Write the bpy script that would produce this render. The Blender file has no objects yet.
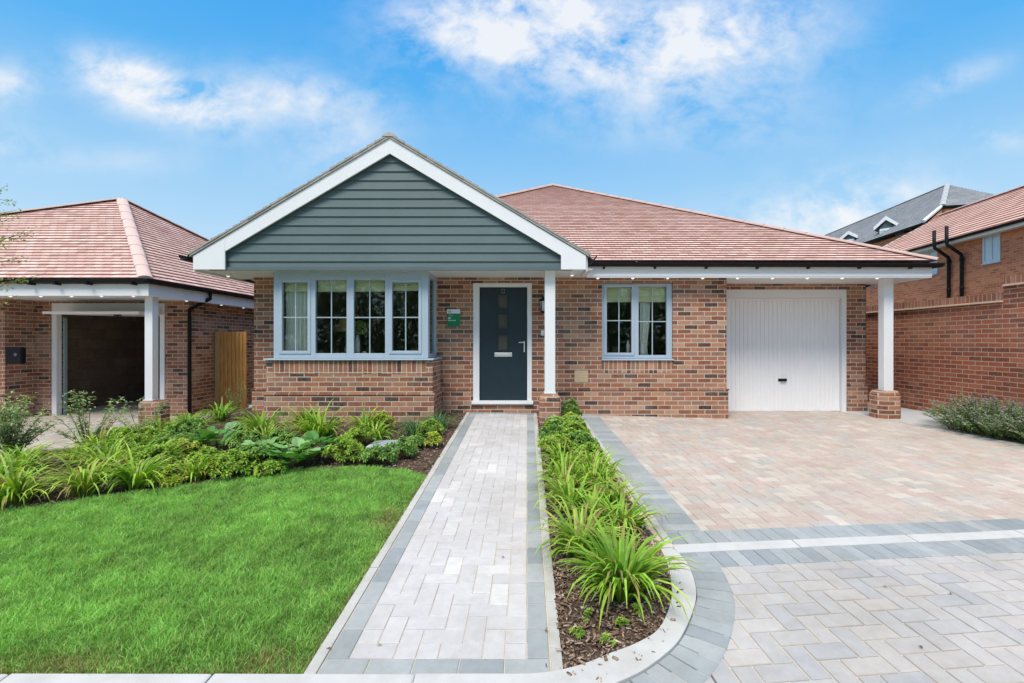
import bpy, math, random
import numpy as np
from mathutils import Vector, Matrix, noise
random.seed(7); rng=np.random.default_rng(7)
R=math.radians; PI=math.pi
S=bpy.context.scene; COL=S.collection
FP=475.0
def px(x,Y): return (x-527)*Y/FP
def pz(y,Y): return 1.22-(y-341.5)*Y/FP
def cl(v,a,b): return max(a,min(b,v))
def sm(t): t=cl(t,0,1); return t*t*(3-2*t)
def g(X,Y):
    k=cl((Y-2.5)/5.5,0,1)
    return (0.03-0.028*(cl(X,-.4,3.4)+.4)*k+0.054*(cl(Y,-3,8)-8)
            -0.30*sm((-4.9-X)/1.3)*sm((Y-5)/2.8))
# ------------------------------------------------------------------ materials
class NT:
    def __init__(s,name):
        s.m=bpy.data.materials.new(name); s.m.use_nodes=True; s.t=s.m.node_tree
        s.b=s.t.nodes['Principled BSDF']; s.out=s.t.nodes['Material Output']
    def n(s,typ,ins=None,**kw):
        nd=s.t.nodes.new('ShaderNode'+typ)
        for k,v in kw.items(): setattr(nd,k,v)
        for k,v in (ins or {}).items(): s.set(nd,k,v)
        return nd
    def set(s,nd,k,v):
        sk=nd.inputs[k]
        if isinstance(v,bpy.types.NodeSocket): s.t.links.new(v,sk)
        elif isinstance(v,(tuple,list)) and sk.type=='RGBA' and len(v)==3: sk.default_value=(*v,1)
        else: sk.default_value=v
    def math(s,op,a,b=0.0):
        return s.n('Math',{0:a,1:b},operation=op).outputs[0]
    def ramp(s,fac,stops,interp='LINEAR'):
        nd=s.n('ValToRGB',{0:fac}); cr=nd.color_ramp; cr.interpolation=interp
        while len(cr.elements)<len(stops): cr.elements.new(.5)
        for e,(p,c) in zip(cr.elements,stops):
            e.position=p; e.color=(*c,1) if len(c)==3 else c
        return nd.outputs[0]
    def mix(s,fac,a,b,blend='MIX'):
        nd=s.n('Mix',data_type='RGBA',blend_type=blend)
        s.set(nd,0,fac); s.set(nd,6,a); s.set(nd,7,b); return nd.outputs[2]
    def noise(s,scale,vec=None,detail=3,rough=.55):
        i={'Scale':scale,'Detail':detail,'Roughness':rough}
        if vec is not None: i['Vector']=vec
        return s.n('TexNoise',i).outputs[0]
    def pos(s): return s.n('NewGeometry').outputs['Position']
    def bump(s,h,strength=.3,dist=.01):
        b=s.n('Bump',{'Height':h,'Strength':strength,'Distance':dist}).outputs[0]
        s.set(s.b,'Normal',b)
    def fin(s,col=None,rough=None,spec=None,metal=None):
        if col is not None: s.set(s.b,'Base Color',col)
        if rough is not None: s.set(s.b,'Roughness',rough)
        if spec is not None: s.set(s.b,'Specular IOR Level',spec)
        if metal is not None: s.set(s.b,'Metallic',metal)
        return s.m
def plain(name,col,rough=.5,var=.12,scale=6,bump=0,bscale=60,spec=.4,metal=0,dirt=0):
    t=NT(name); p=t.pos()
    f=t.noise(scale,p,5)
    c=t.mix(f,tuple(c*(1-var) for c in col),tuple(min(1,c*(1+var)) for c in col))
    if dirt:
        z=t.n('SeparateXYZ',{0:p}).outputs[2]
        d=t.noise(3,p,6,.7)
        c=t.mix(t.math('MULTIPLY',t.ramp(d,[(.45,(0,0,0)),(.75,(1,1,1))]),dirt),c,(.3,.27,.22))
    r=t.ramp(t.noise(scale*3,p,4),[(.3,(rough*.85,)*3),(.7,(min(1,rough*1.15),)*3)])
    t.fin(c,None,spec,metal); t.set(t.b,'Roughness',r)
    if bump: t.bump(t.noise(bscale,p,4),bump,.004)
    return t.m
def brick_mat(name,stops,mortar,vertical=False,bw=.225,rh=.075,light=0.0,uoff=0.0,zoff=0.0):
    t=NT(name); ge=t.n('NewGeometry'); P=t.n('SeparateXYZ',{0:ge.outputs['Position']}); N=t.n('SeparateXYZ',{0:ge.outputs['Normal']})
    side=t.math('GREATER_THAN',t.math('ABSOLUTE',N.outputs[0]),.72)
    mx=t.n('Mix',data_type='FLOAT'); t.set(mx,0,side); t.set(mx,2,P.outputs[0]); t.set(mx,3,P.outputs[1])
    u=t.math('ADD',mx.outputs[0],uoff+50); z=t.math('ADD',P.outputs[2],zoff+30)
    # very slight irregularity of the courses
    wob=t.math('ADD',t.math('MULTIPLY',t.math('SUBTRACT',t.noise(3.0,ge.outputs['Position'],2),.5),.008),t.math('MULTIPLY',t.math('SUBTRACT',t.noise(28.0,ge.outputs['Position'],2),.5),.007))
    u=t.math('ADD',u,t.math('MULTIPLY',wob,.9))
    z=t.math('ADD',z,wob)
    cv=t.n('CombineXYZ',{0:z if vertical else u,1:u if vertical else z})
    b=t.n('TexBrick',{'Vector':cv.outputs[0],'Color1':(0,0,0),'Color2':(1,1,1),'Mortar':(0,0,0),'Scale':1.0,'Mortar Size':.0072,'Mortar Smooth':.25,'Bias':0.0,'Brick Width':bw,'Row Height':rh})
    b.offset=0.0 if vertical else .5
    base=t.ramp(b.outputs['Color'],stops)
    n1=t.noise(22,ge.outputs['Position'],6,.7)
    base=t.mix(t.math('MULTIPLY',t.ramp(n1,[(.35,(0,0,0)),(.7,(1,1,1))]),.55),base,t.mix(.55,base,(.55,.33,.22)))
    n2=t.noise(90,ge.outputs['Position'],4,.7)
    base=t.mix(t.ramp(n2,[(.36,(.7,)*3),(.52,(0,)*3)]),base,t.mix(.65,base,(.07,.04,.03)))
    n4=t.noise(9,ge.outputs['Position'],5,.7); base=t.mix(t.ramp(n4,[(.35,(.45,)*3),(.55,(0,)*3)]),base,t.mix(.5,base,(.12,.06,.045)))
    n3=t.noise(1.1,ge.outputs['Position'],5,.6)   # efflorescence
    base=t.mix(t.math('MULTIPLY',t.ramp(n3,[(.5,(0,)*3),(.75,(1,)*3)]),.20+light),base,(.58,.46,.37))
    mo=t.mix(n1,tuple(c*.85 for c in mortar),mortar)
    c=t.mix(b.outputs['Fac'],base,mo)
    t.fin(c,.88,.2)
    h=t.math('ADD',t.math('MULTIPLY',t.math('SUBTRACT',1.0,b.outputs['Fac']),1.0),t.math('MULTIPLY',n2,.35))
    t.bump(h,.7,.006)
    return t.m
def attr_mat(name,rough=.85,var=.25,scale=30,bump=.3,bscale=150,transl=0,spec=.3):
    t=NT(name); a=t.n('Attribute',attribute_name='Col'); p=t.pos()
    n=t.noise(scale,p,5,.65)
    k=t.ramp(n,[(.25,(1-var,)*3),(.75,(1+var*.4,)*3)])
    c=t.mix(1.0,a.outputs['Color'],k,'MULTIPLY')
    t.fin(c,rough,spec)
    if bump: t.bump(t.noise(bscale,p,4,.6),bump,.003)
    if transl:
        tr=t.n('BsdfTranslucent',{'Color':t.mix(1.0,c,(1.25,1.3,.55),'MULTIPLY')})
        mx=t.n('MixShader',{0:transl,1:t.b.outputs[0],2:tr.outputs[0]})
        t.t.links.new(mx.outputs[0],t.out.inputs[0])
    return t.m
def tile_mat(name,stops,tw=.165,rh=.1,edge=(.16,.10,.08),band=.5):
    t=NT(name); uv=t.n('UVMap').outputs[0]
    b=t.n('TexBrick',{'Vector':uv,'Color1':(0,0,0),'Color2':(1,1,1),'Mortar':(0,0,0),'Scale':1.0,'Mortar Size':.005,'Mortar Smooth':.3,'Brick Width':tw,'Row Height':rh})
    p=t.pos()
    c=t.ramp(b.outputs['Color'],stops)
    n=t.noise(25,p,6,.7); c=t.mix(t.math('MULTIPLY',n,.35),c,t.mix(.6,c,(.75,.62,.55)))
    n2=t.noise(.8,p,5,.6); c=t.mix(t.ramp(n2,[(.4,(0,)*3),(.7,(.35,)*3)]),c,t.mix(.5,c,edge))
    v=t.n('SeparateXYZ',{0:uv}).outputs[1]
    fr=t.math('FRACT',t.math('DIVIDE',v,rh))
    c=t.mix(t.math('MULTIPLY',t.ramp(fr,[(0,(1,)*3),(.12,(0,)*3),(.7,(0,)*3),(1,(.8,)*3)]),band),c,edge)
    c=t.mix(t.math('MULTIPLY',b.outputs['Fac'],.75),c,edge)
    t.fin(c,.85,.25)
    t.bump(t.math('SUBTRACT',t.math('MULTIPLY',n,.4),b.outputs['Fac']),.5,.004)
    return t.m
M={}
BST=[(0,(.030,.026,.028)),(.08,(.055,.040,.038)),(.12,(.15,.055,.04)),(.22,(.24,.085,.05)),(.36,(.38,.15,.085)),(.48,(.50,.26,.155)),(.58,(.26,.08,.05)),(.68,(.44,.18,.10)),(.78,(.33,.15,.10)),(.88,(.54,.33,.22)),(1,(.20,.10,.075))]
MOR=(.62,.53,.43)
M['brick']=brick_mat('multi_brick',BST,MOR)
M['brick_flat']=brick_mat('multi_brick_soldier',BST,MOR,vertical=True,bw=.215,rh=.075)
M['brick_n']=brick_mat('neighbour_brick',[(p,tuple(c*.92 for c in q)) for p,q in BST],(.58,.48,.39),light=.15)
M['brick_red']=brick_mat('red_brick',[(0,(.18,.045,.025)),(.3,(.34,.080,.04)),(.7,(.43,.115,.055)),(1,(.50,.17,.09))],(.58,.42,.32))
M['brick_red_flat']=brick_mat('red_brick_on_edge',[(0,(.24,.08,.05)),(.5,(.36,.13,.08)),(1,(.46,.22,.15))],(.50,.38,.30),vertical=True,bw=.30,rh=.075)
M['brick_far']=brick_mat('far_orange_brick',[(0,(.46,.11,.045)),(.5,(.68,.20,.085)),(1,(.72,.28,.13))],(.56,.38,.26),light=-.15)
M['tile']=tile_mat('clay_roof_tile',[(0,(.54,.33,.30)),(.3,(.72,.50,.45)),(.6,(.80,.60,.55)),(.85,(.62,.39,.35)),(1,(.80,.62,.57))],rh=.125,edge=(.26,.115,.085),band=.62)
M['tile_far']=tile_mat('far_roof_tile',[(0,(.56,.31,.25)),(.5,(.70,.45,.38)),(1,(.78,.53,.46))],tw=.3,rh=.3,edge=(.40,.22,.18),band=.4)
M['slate']=tile_mat('slate_roof',[(0,(.22,.25,.28)),(.5,(.29,.32,.35)),(1,(.36,.39,.42))],tw=.35,rh=.28,edge=(.12,.14,.16),band=.4)
M['ridge']=plain('ridge_tile_clay',(.54,.38,.34),.85,.15,12,.4)
M['ridge_slate']=plain('ridge_tile_slate',(.40,.43,.45),.8,.1)
M['verge']=plain('verge_mortar',(.36,.35,.32),.9,.3,40,.5)
M['white']=plain('white_upvc',(.80,.82,.84),.38,.025,2,0,dirt=.05)
M['soffit']=plain('soffit_white',(.78,.80,.82),.5,.03,2)
M['whitedoor']=plain('garage_white_steel',(.88,.89,.90),.42,.03,1.5,dirt=.06)
M['frame']=plain('blue_grey_frame',(.39,.485,.58),.4,.04,3)
M['bar']=plain('pale_glazing_bar',(.36,.45,.50),.4,.03)
M['black']=plain('black_plastic',(.010,.010,.012),.55,.2,spec=.2)
M['door']=plain('dark_blue_door',(.012,.029,.041),.42,.15,8,.15,120)
M['chrome']=plain('brushed_steel',(.75,.76,.77),.42,.04,metal=.9)
M['timber']=None
M['concrete']=plain('pale_concrete',(.50,.50,.48),.9,.18,9,.4,120,dirt=.55)
M['slab']=plain('grey_slab',(.48,.50,.52),.9,.12,6,.3)
M['kerb']=plain('smooth_kerb',(.56,.56,.56),.85,.12,7,.3,160,dirt=.40)
M['sand']=plain('joint_sand',(.66,.58,.46),.95,.2,40,.5)
M['soil']=plain('dark_soil',(.085,.055,.038),.95,.4,18,.8,60)
M['ground']=plain('earth',(.16,.15,.10),.95,.3,.8,.4)
M['roomdark']=plain('room_paint',(.34,.32,.28),.9,.1)
M['blind']=plain('olive_blind',(.82,.84,.52),.9,.12,4,.2)
M['curtain']=plain('pale_curtain',(.90,.92,.86),.9,.06,8)
M['vase']=plain('white_ceramic',(.92,.93,.91),.3,.04)
M['shade']=plain('lamp_shade_fabric',(.95,.62,.26),.8,.1)
M['green']=plain('green_board',(.005,.22,.10),.5,.08,8)
M['beige']=plain('beige_vent',(.55,.42,.27),.7,.12,20,.2)
def blockmat():
    t=NT('concrete_block'); a=t.n('Attribute',attribute_name='Col'); p=t.pos()
    k=t.ramp(t.noise(14,p,6,.65),[(.25,(.86,)*3),(.75,(1.05,)*3)]); c=t.mix(1.0,a.outputs['Color'],k,'MULTIPLY')
    k=t.ramp(t.noise(1.3,p,5,.65),[(.3,(.84,.83,.80)),(.7,(1.04,1.04,1.04))]); c=t.mix(1.0,c,k,'MULTIPLY')
    k=t.ramp(t.noise(420,p,2,.5),[(.28,(.72,)*3),(.42,(1,)*3)]); c=t.mix(1.0,c,k,'MULTIPLY')
    st=t.math('MULTIPLY',t.ramp(t.noise(5.5,p,8,.75),[(.56,(0,)*3),(.72,(1,)*3)]),.30); c=t.mix(st,c,(.42,.36,.27))
    t.fin(c,.9,.25); t.bump(t.noise(260,p,4,.6),.4,.003); return t.m
M['block']=blockmat()
M['leaf']=attr_mat('leaf',.5,.2,40,0,transl=.28,spec=.35)
M['grass']=attr_mat('grass_blade',.55,.12,9,0,transl=.35,spec=.25)
M['bark']=attr_mat('bark_chip',.9,.35,120,.5,300)
M['stem']=plain('woody_stem',(.16,.12,.07),.9,.2)
M['doorglass']=plain('amber_door_glass',(.085,.085,.065),.15,.3,30,spec=.6)
def clad():
    t=NT('painted_cladding'); p=t.pos(); s=t.n('Mapping',{'Vector':p,'Scale':(1.2,1,28)}).outputs[0]
    n=t.noise(6,s,6,.6); c=t.mix(n,(.080,.124,.134),(.125,.178,.188)); w2=t.noise(1.2,p,6,.7); c=t.mix(t.ramp(w2,[(.4,(0,)*3),(.7,(.4,)*3)]),c,(.075,.105,.11)); t.fin(c,.55,.35); t.bump(n,.25,.004); return t.m
M['clad']=clad()
def timber():
    t=NT('fence_timber'); p=t.pos(); s=t.n('Mapping',{'Vector':p,'Scale':(30,30,1.6)}).outputs[0]
    n=t.noise(1.5,s,6,.65); c=t.ramp(n,[(.3,(.30,.14,.04)),(.52,(.52,.27,.08)),(.72,(.66,.38,.13))]); t.fin(c,.75,.3); t.bump(n,.4,.004); return t.m
M['timber']=timber()
def glass():
    t=NT('window_glass')
    lw=t.n('Fresnel',{'IOR':1.5}).outputs[0]
    f=t.math('ADD',t.math('MULTIPLY',lw,.9),.02)
    tr=t.n('BsdfTransparent',{'Color':(.98,1,.985,1)}); gl=t.n('BsdfGlossy',{'Color':(.85,.9,.88,1),'Roughness':.02})
    n=t.noise(1.2,t.pos(),2); b=t.n('Bump',{'Height':n,'Strength':.05,'Distance':.02}); t.set(gl,'Normal',b.outputs[0])
    mx=t.n('MixShader',{0:f,1:tr.outputs[0],2:gl.outputs[0]}); t.t.links.new(mx.outputs[0],t.out.inputs[0]); return t.m
M['glass']=glass()
def lampglow():
    t=NT('downlight_lens'); t.fin((.9,.9,.88),.3); t.set(t.b,'Emission Color',(1,.98,.94,1)); t.set(t.b,'Emission Strength',.9); return t.m
M['lens']=lampglow()
# ------------------------------------------------------------------ mesh building
class MB:
    def __init__(s): s.v=[];s.f=[];s.m=[];s.c=[];s.uv=[]
    def face(s,pts,mi=0,col=None,uv=None):
        b=len(s.v); s.v+= [tuple(p) for p in pts]; s.f.append(tuple(range(b,b+len(pts)))); s.m.append(mi); s.c.append(col); s.uv.append(uv)
    def poly(s,pts,faces,mi=0,col=None):
        b=len(s.v); s.v+=[tuple(p) for p in pts]
        for f in faces: s.f.append(tuple(b+i for i in f)); s.m.append(mi); s.c.append(col); s.uv.append(None)
    def box(s,x0,x1,y0,y1,z0,z1,mi=0,col=None):
        p=[(x0,y0,z0),(x1,y0,z0),(x1,y1,z0),(x0,y1,z0),(x0,y0,z1),(x1,y0,z1),(x1,y1,z1),(x0,y1,z1)]
        s.poly(p,[(0,3,2,1),(4,5,6,7),(0,1,5,4),(1,2,6,5),(2,3,7,6),(3,0,4,7)],mi,col); return s
    def prism(s,pts,ext,mi=0,col=None):
        n=len(pts); e=Vector(ext); a=[Vector(p) for p in pts]; b=[p+e for p in a]
        s.poly(a+b,[tuple(range(n))[::-1],tuple(range(n,2*n))]+[(i,(i+1)%n,n+(i+1)%n,n+i) for i in range(n)],mi,col); return s
    def tube(s,path,r,n=8,mi=0,col=None,cap=True):
        path=[Vector(p) for p in path]; rs=r if isinstance(r,(list,tuple)) else [r]*len(path)
        b=len(s.v); prev=None
        for i,p in enumerate(path):
            d=(path[min(i+1,len(path)-1)]-path[max(i-1,0)]).normalized()
            if prev is None: a=d.orthogonal().normalized()
            else:
                a=(prev-d*prev.dot(d)); a=a.normalized() if a.length>1e-6 else d.orthogonal().normalized()
            prev=a; c=d.cross(a)
            for k in range(n):
                t=2*PI*k/n; s.v.append(tuple(p+(a*math.cos(t)+c*math.sin(t))*rs[i]))
        fs=[]
        for i in range(len(path)-1):
            for k in range(n):
                fs.append((b+i*n+k,b+i*n+(k+1)%n,b+(i+1)*n+(k+1)%n,b+(i+1)*n+k))
        if cap: fs.append(tuple(b+k for k in range(n))[::-1]); fs.append(tuple(b+(len(path)-1)*n+k for k in range(n)))
        for f in fs: s.f.append(f); s.m.append(mi); s.c.append(col); s.uv.append(None)
        return s
    def lathe(s,c,prof,n=20,mi=0,axis='z'):
        b=len(s.v)
        for r,h in prof:
            for k in range(n):
                t=2*PI*k/n; q=(r*math.cos(t),r*math.sin(t),h)
                if axis=='y': q=(q[0],h,q[1])
                s.v.append((c[0]+q[0],c[1]+q[1],c[2]+q[2]))
        for i in range(len(prof)-1):
            for k in range(n): s.f.append((b+i*n+k,b+i*n+(k+1)%n,b+(i+1)*n+(k+1)%n,b+(i+1)*n+k)); s.m.append(mi); s.c.append(None); s.uv.append(None)
        for i in (0,len(prof)-1): s.f.append(tuple(b+i*n+k for k in range(n))); s.m.append(mi); s.c.append(None); s.uv.append(None)
        return s
    def build(s,name,mats,parent=None,bevel=0,smooth=False):
        me=bpy.data.meshes.new(name)
        o=Vector((0,0,0))
        par=parent
        while par is not None: o=o+par.location; par=par.parent
        me.from_pydata([(a-o.x,b-o.y,c-o.z) for a,b,c in s.v],[],s.f)
        if not isinstance(mats,(list,tuple)): mats=[mats]
        for m in mats: me.materials.append(m)
        me.polygons.foreach_set('material_index',s.m)
        if any(c is not None for c in s.c):
            at=me.color_attributes.new('Col','FLOAT_COLOR','CORNER'); arr=[]
            for f,c in zip(s.f,s.c):
                c=c or (.5,.5,.5); arr+= [c[0],c[1],c[2],1.0]*len(f)
            at.data.foreach_set('color',arr)
        if any(u is not None for u in s.uv):
            ul=me.uv_layers.new(name='UVMap'); arr=[]
            for f,u in zip(s.f,s.uv):
                if u is None: u=[(0,0)]*len(f)
                for q in u: arr+=[q[0],q[1]]
            ul.data.foreach_set('uv',arr)
        if smooth: me.polygons.foreach_set('use_smooth',[True]*len(s.f))
        me.update()
        ob=bpy.data.objects.new(name,me); COL.objects.link(ob); ob.parent=parent
        if bevel:
            b=ob.modifiers.new('b','BEVEL'); b.width=bevel; b.segments=2; b.limit_method='ANGLE'; b.angle_limit=R(40)
        return ob
def tag(o,label=None,cat=None,group=None,kind=None):
    if label: o['label']=label
    if cat: o['category']=cat
    if group: o['group']=group
    if kind: o['kind']=kind
    return o
def thing(name,loc,label,cat,group=None):
    o=bpy.data.objects.new(name,None); o.empty_display_size=.2; o.location=loc; COL.objects.link(o)
    return tag(o,label,cat,group)
def npmesh(name,V,F,C,mat,parent=None):
    """V (n,3), F (m,k) one face size, C (m,3) colours"""
    me=bpy.data.meshes.new(name); m,k=F.shape
    me.vertices.add(len(V)); me.vertices.foreach_set('co',V.astype(np.float32).ravel())
    me.loops.add(m*k); me.loops.foreach_set('vertex_index',F.astype(np.int32).ravel())
    me.polygons.add(m); me.polygons.foreach_set('loop_start',np.arange(0,m*k,k,dtype=np.int32)); me.polygons.foreach_set('loop_total',np.full(m,k,dtype=np.int32))
    me.update(calc_edges=True)
    at=me.color_attributes.new('Col','FLOAT_COLOR','CORNER')
    cc=np.concatenate([C,np.ones((m,1))],1).repeat(k,0).astype(np.float32); at.data.foreach_set('color',cc.ravel())
    me.materials.append(mat); me.validate()
    o=bpy.data.objects.new(name,me); COL.objects.link(o); o.parent=parent
    return o
def clip(poly,a,b,c):
    """keep a*x+b*y<=c for list of 2D pts"""
    out=[]
    for i in range(len(poly)):
        p=poly[i];q=poly[(i+1)%len(poly)]
        dp=a*p[0]+b*p[1]-c; dq=a*q[0]+b*q[1]-c
        if dp<=0: out.append(p)
        if (dp<0<dq) or (dq<0<dp):
            t=dp/(dp-dq); out.append((p[0]+(q[0]-p[0])*t,p[1]+(q[1]-p[1])*t))
    return out
def inpoly(x,y,P):
    r=False; n=len(P); j=n-1
    for i in range(n):
        if (P[i][1]>y)!=(P[j][1]>y) and x<(P[j][0]-P[i][0])*(y-P[i][1])/(P[j][1]-P[i][1])+P[i][0]: r=not r
        j=i
    return r
def inpoly_np(x,y,P):
    r=np.zeros(len(x),bool); n=len(P); j=n-1
    for i in range(n):
        yi,yj=P[i][1],P[j][1]
        if yi!=yj:
            c=((yi>y)!=(yj>y))&(x<(P[j][0]-P[i][0])*(y-yi)/(yj-yi)+P[i][0]); r^=c
        j=i
    return r
def gnp(X,Y):
    k=np.clip((Y-2.5)/5.5,0,1)
    s=lambda t:(lambda u:u*u*(3-2*u))(np.clip(t,0,1))
    return 0.03-0.028*(np.clip(X,-.4,3.4)+.4)*k+0.054*(np.clip(Y,-3,8)-8)-0.30*s((-4.9-X)/1.3)*s((Y-5)/2.8)
# courses: sawtooth strips on a sloped (or vertical) polygon
def courses(mb,P3,gauge,th,mi=0,u_dir=None,base=0.0,riser_mi=None,jit=0.0):
    P=[Vector(p) for p in P3]; nrm=(P[1]-P[0]).cross(P[2]-P[0]).normalized()
    u=Vector(u_dir).normalized(); 
    if nrm.z<-.01: nrm=-nrm
    v=nrm.cross(u).normalized()
    if v.z<0: v=-v
    o=P[0]; Q=[((p-o).dot(u),(p-o).dot(v)) for p in P]
    if abs(nrm.z)<.05 and nrm.y>0: nrm=-nrm
    v0=min(q[1] for q in Q); v1=max(q[1] for q in Q); n=int(math.ceil((v1-v0)/gauge))
    for i in range(n):
        a=v0+i*gauge; b=a+gauge
        c=clip(clip(Q,0,-1,-a),0,1,b)
        if len(c)<3: continue
        tt=th*(1+random.uniform(-jit,jit))
        def pos(q,off=None):
            k=tt*(1-(q[1]-a)/gauge)+base if off is None else off
            return o+u*q[0]+v*q[1]+nrm*k
        mb.face([pos(q) for q in c],mi,uv=[(q[0]+100,q[1]-v0+100*gauge) for q in c])
        lo=sorted([q for q in c if abs(q[1]-a)<1e-6])
        if len(lo)>=2:
            l,r=lo[0],lo[-1]
            mb.face([pos(l,base-.004),pos(r,base-.004),pos(r),pos(l)],mi if riser_mi is None else riser_mi,uv=[(l[0]+100,100*gauge),(r[0]+100,100*gauge),(r[0]+100,100*gauge+.003),(l[0]+100,100*gauge+.003)])
def ridge_run(mb,a,b,r=.11,seg=.34,flat=.55):
    a=Vector(a);b=Vector(b);L=(b-a).length;n=max(1,int(L/seg));d=(b-a)/n
    dn=d.normalized(); side=dn.cross(Vector((0,0,1))).normalized(); up=side.cross(dn)
    for i in range(n):
        s=a+d*i-dn*.02; e=a+d*(i+1)
        for_r=[]
        K=8
        for (c,rr) in ((s,r*1.05),(e,r*.93)):
            for k in range(K+1):
                t=PI*k/K; for_r.append(c+side*math.cos(t)*rr+up*(math.sin(t)*rr*flat-.02))
        mb.poly(for_r,[(k,k+1,K+2+k,K+1+k) for k in range(K)]+[tuple(range(K+1))])
def gutter_run(mb,a,b,r=.060):
    a=Vector(a);b=Vector(b);d=(b-a).normalized(); side=d.cross(Vector((0,0,1))).normalized()
    K=8; P=[]
    for c in (a,b):
        for k in range(K+1):
            t=PI*k/K; P.append(c+side*math.cos(t)*r-Vector((0,0,1))*math.sin(t)*r*1.15)
        for k in range(K+1):
            t=PI*(K-k)/K; P.append(c+side*math.cos(t)*(r-.006)-Vector((0,0,1))*(math.sin(t)*(r-.006)*1.15-.0))
    n=2*(K+1)
    mb.poly(P,[(k,(k+1)%n,n+(k+1)%n,n+k) for k in range(n)]+[tuple(range(n)),tuple(range(n,2*n))])
def wall(mb,x0,x1,z0,z1,y0,y1,holes=(),mi=0,axis='x'):
    xs=sorted({x0,x1}|{h[0] for h in holes}|{h[1] for h in holes}); zs=sorted({z0,z1}|{h[2] for h in holes}|{h[3] for h in holes})
    xs=[x for x in xs if x0<=x<=x1]; zs=[z for z in zs if z0<=z<=z1]
    for i in range(len(xs)-1):
        j=0
        while j<len(zs)-1:
            cx=(xs[i]+xs[i+1])/2
            def hole(j): 
                cz=(zs[j]+zs[j+1])/2; return any(h[0]<cx<h[1] and h[2]<cz<h[3] for h in holes)
            if hole(j): j+=1; continue
            k=j
            while k+1<len(zs)-1 and not hole(k+1): k+=1
            if axis=='x': mb.box(xs[i],xs[i+1],y0,y1,zs[j],zs[k+1],mi)
            else: mb.box(y0,y1,xs[i],xs[i+1],zs[j],zs[k+1],mi)
            j=k+1
def octprism(mb,cx,cy,hw,hd,ch,z0,z1,top=None,mi=0):
    P=lambda w,d,c,z:[(cx-w+c,cy-d,z),(cx+w-c,cy-d,z),(cx+w,cy-d+c,z),(cx+w,cy+d-c,z),(cx+w-c,cy+d,z),(cx-w+c,cy+d,z),(cx-w,cy+d-c,z),(cx-w,cy-d+c,z)]
    lv=[(hw,hd,ch,z0),(hw,hd,ch,z1)]
    if top: lv.append((hw-top[0],hd-top[0],ch*.8,z1+top[1]))
    pts=[]; 
    for l in lv: pts+=P(*l)
    fs=[tuple(range(8))[::-1],tuple(range(8*(len(lv)-1),8*len(lv)))]
    for i in range(len(lv)-1): fs+=[(8*i+k,8*i+(k+1)%8,8*(i+1)+(k+1)%8,8*(i+1)+k) for k in range(8)]
    mb.poly(pts,fs,mi)
# ------------------------------------------------------------------ camera, world, sun
cam=bpy.data.cameras.new('camera'); co=bpy.data.objects.new('camera',cam); COL.objects.link(co)
co.location=(0,0,1.22); co.rotation_euler=(R(90),0,0)
cam.sensor_width=36; cam.lens=36*FP/1024; cam.shift_x=-15/1024; cam.clip_end=2000; cam.clip_start=.05
S.camera=co
S.view_settings.view_transform='Standard'; S.view_settings.look='None'; S.view_settings.exposure=0
SUN_EL,SUN_AZ=R(54),R(198)
w=bpy.data.worlds.new('World'); S.world=w; w.use_nodes=True; T=w.node_tree; T.nodes.clear()
class WN(NT):
    def __init__(s,t): s.t=t
W=WN(T)
sky=W.n('TexSky',sky_type='NISHITA',sun_disc=False,sun_elevation=SUN_EL,sun_rotation=SUN_AZ,air_density=1.2,dust_density=.6,ozone_density=2.2)
dirv=W.n('TexCoord').outputs['Generated']
sp=W.n('SeparateXYZ',{0:dirv})
skyc=W.n('HueSaturation',{'Saturation':1.30,'Value':1.0,'Color':sky.outputs[0]}).outputs[0]
yy=W.math('MAXIMUM',W.math('ABSOLUTE',sp.outputs[1]),.08)
U=W.math('DIVIDE',sp.outputs[0],yy); V=W.math('DIVIDE',sp.outputs[2],yy)
def blob(u,v,ru,rv,amp=1,tilt=0.0):
    du=W.math('SUBTRACT',U,u); dv=W.math('SUBTRACT',V,v)
    dv=W.math('SUBTRACT',dv,W.math('MULTIPLY',du,tilt))
    q=W.math('ADD',W.math('POWER',W.math('ABSOLUTE',W.math('DIVIDE',du,ru)),2.0),W.math('POWER',W.math('ABSOLUTE',W.math('DIVIDE',dv,rv)),2.0))
    return W.math('MULTIPLY',W.math('EXPONENT',W.math('MULTIPLY',q,-1.0)),amp)
B=[(-.86,.56,.10,.05,.8,-.2),(-.06,.67,.20,.07,1.3,.0),(.12,.64,.28,.10,.8,0),(.24,.58,.32,.12,.7,-.1),(.45,.66,.22,.08,.75,.1),(-.80,.53,.14,.055,1.0,-.25),(-.69,.49,.12,.05,.9,-.2),(-.47,.51,.17,.06,.9,-.15),(-.40,.40,.12,.05,.45,.2),(.66,.275,.20,.07,1.3,.15),(.50,.24,.15,.04,.5,0),(.90,.55,.10,.03,.6,.35),(1.0,.43,.10,.03,.45,0),(-1.10,.54,.07,.05,.8,0),(-1.12,.42,.10,.04,.5,0),(-.88,.38,.2,.03,.3,0),(.3,.45,.3,.05,.2,0)]
mask=None
for b in B:
    q=blob(*b); mask=q if mask is None else W.math('ADD',mask,q)
cv0=W.n('CombineXYZ',{0:U,1:W.math('MULTIPLY',V,1.35),2:0.0}).outputs[0]
wp=W.n('TexNoise',{'Vector':cv0,'Scale':5.0,'Detail':4.0}).outputs[1]
cv=W.n('VectorMath',{0:cv0,1:W.n('VectorMath',{0:wp,'Scale':.09},operation='SCALE').outputs[0]},operation='ADD').outputs[0]
n1=W.noise(5.5,cv,9,.62); n2=W.noise(13,cv,8,.62)
nn=W.math('ADD',W.math('MULTIPLY',n1,.7),W.math('MULTIPLY',n2,.3))
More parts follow.
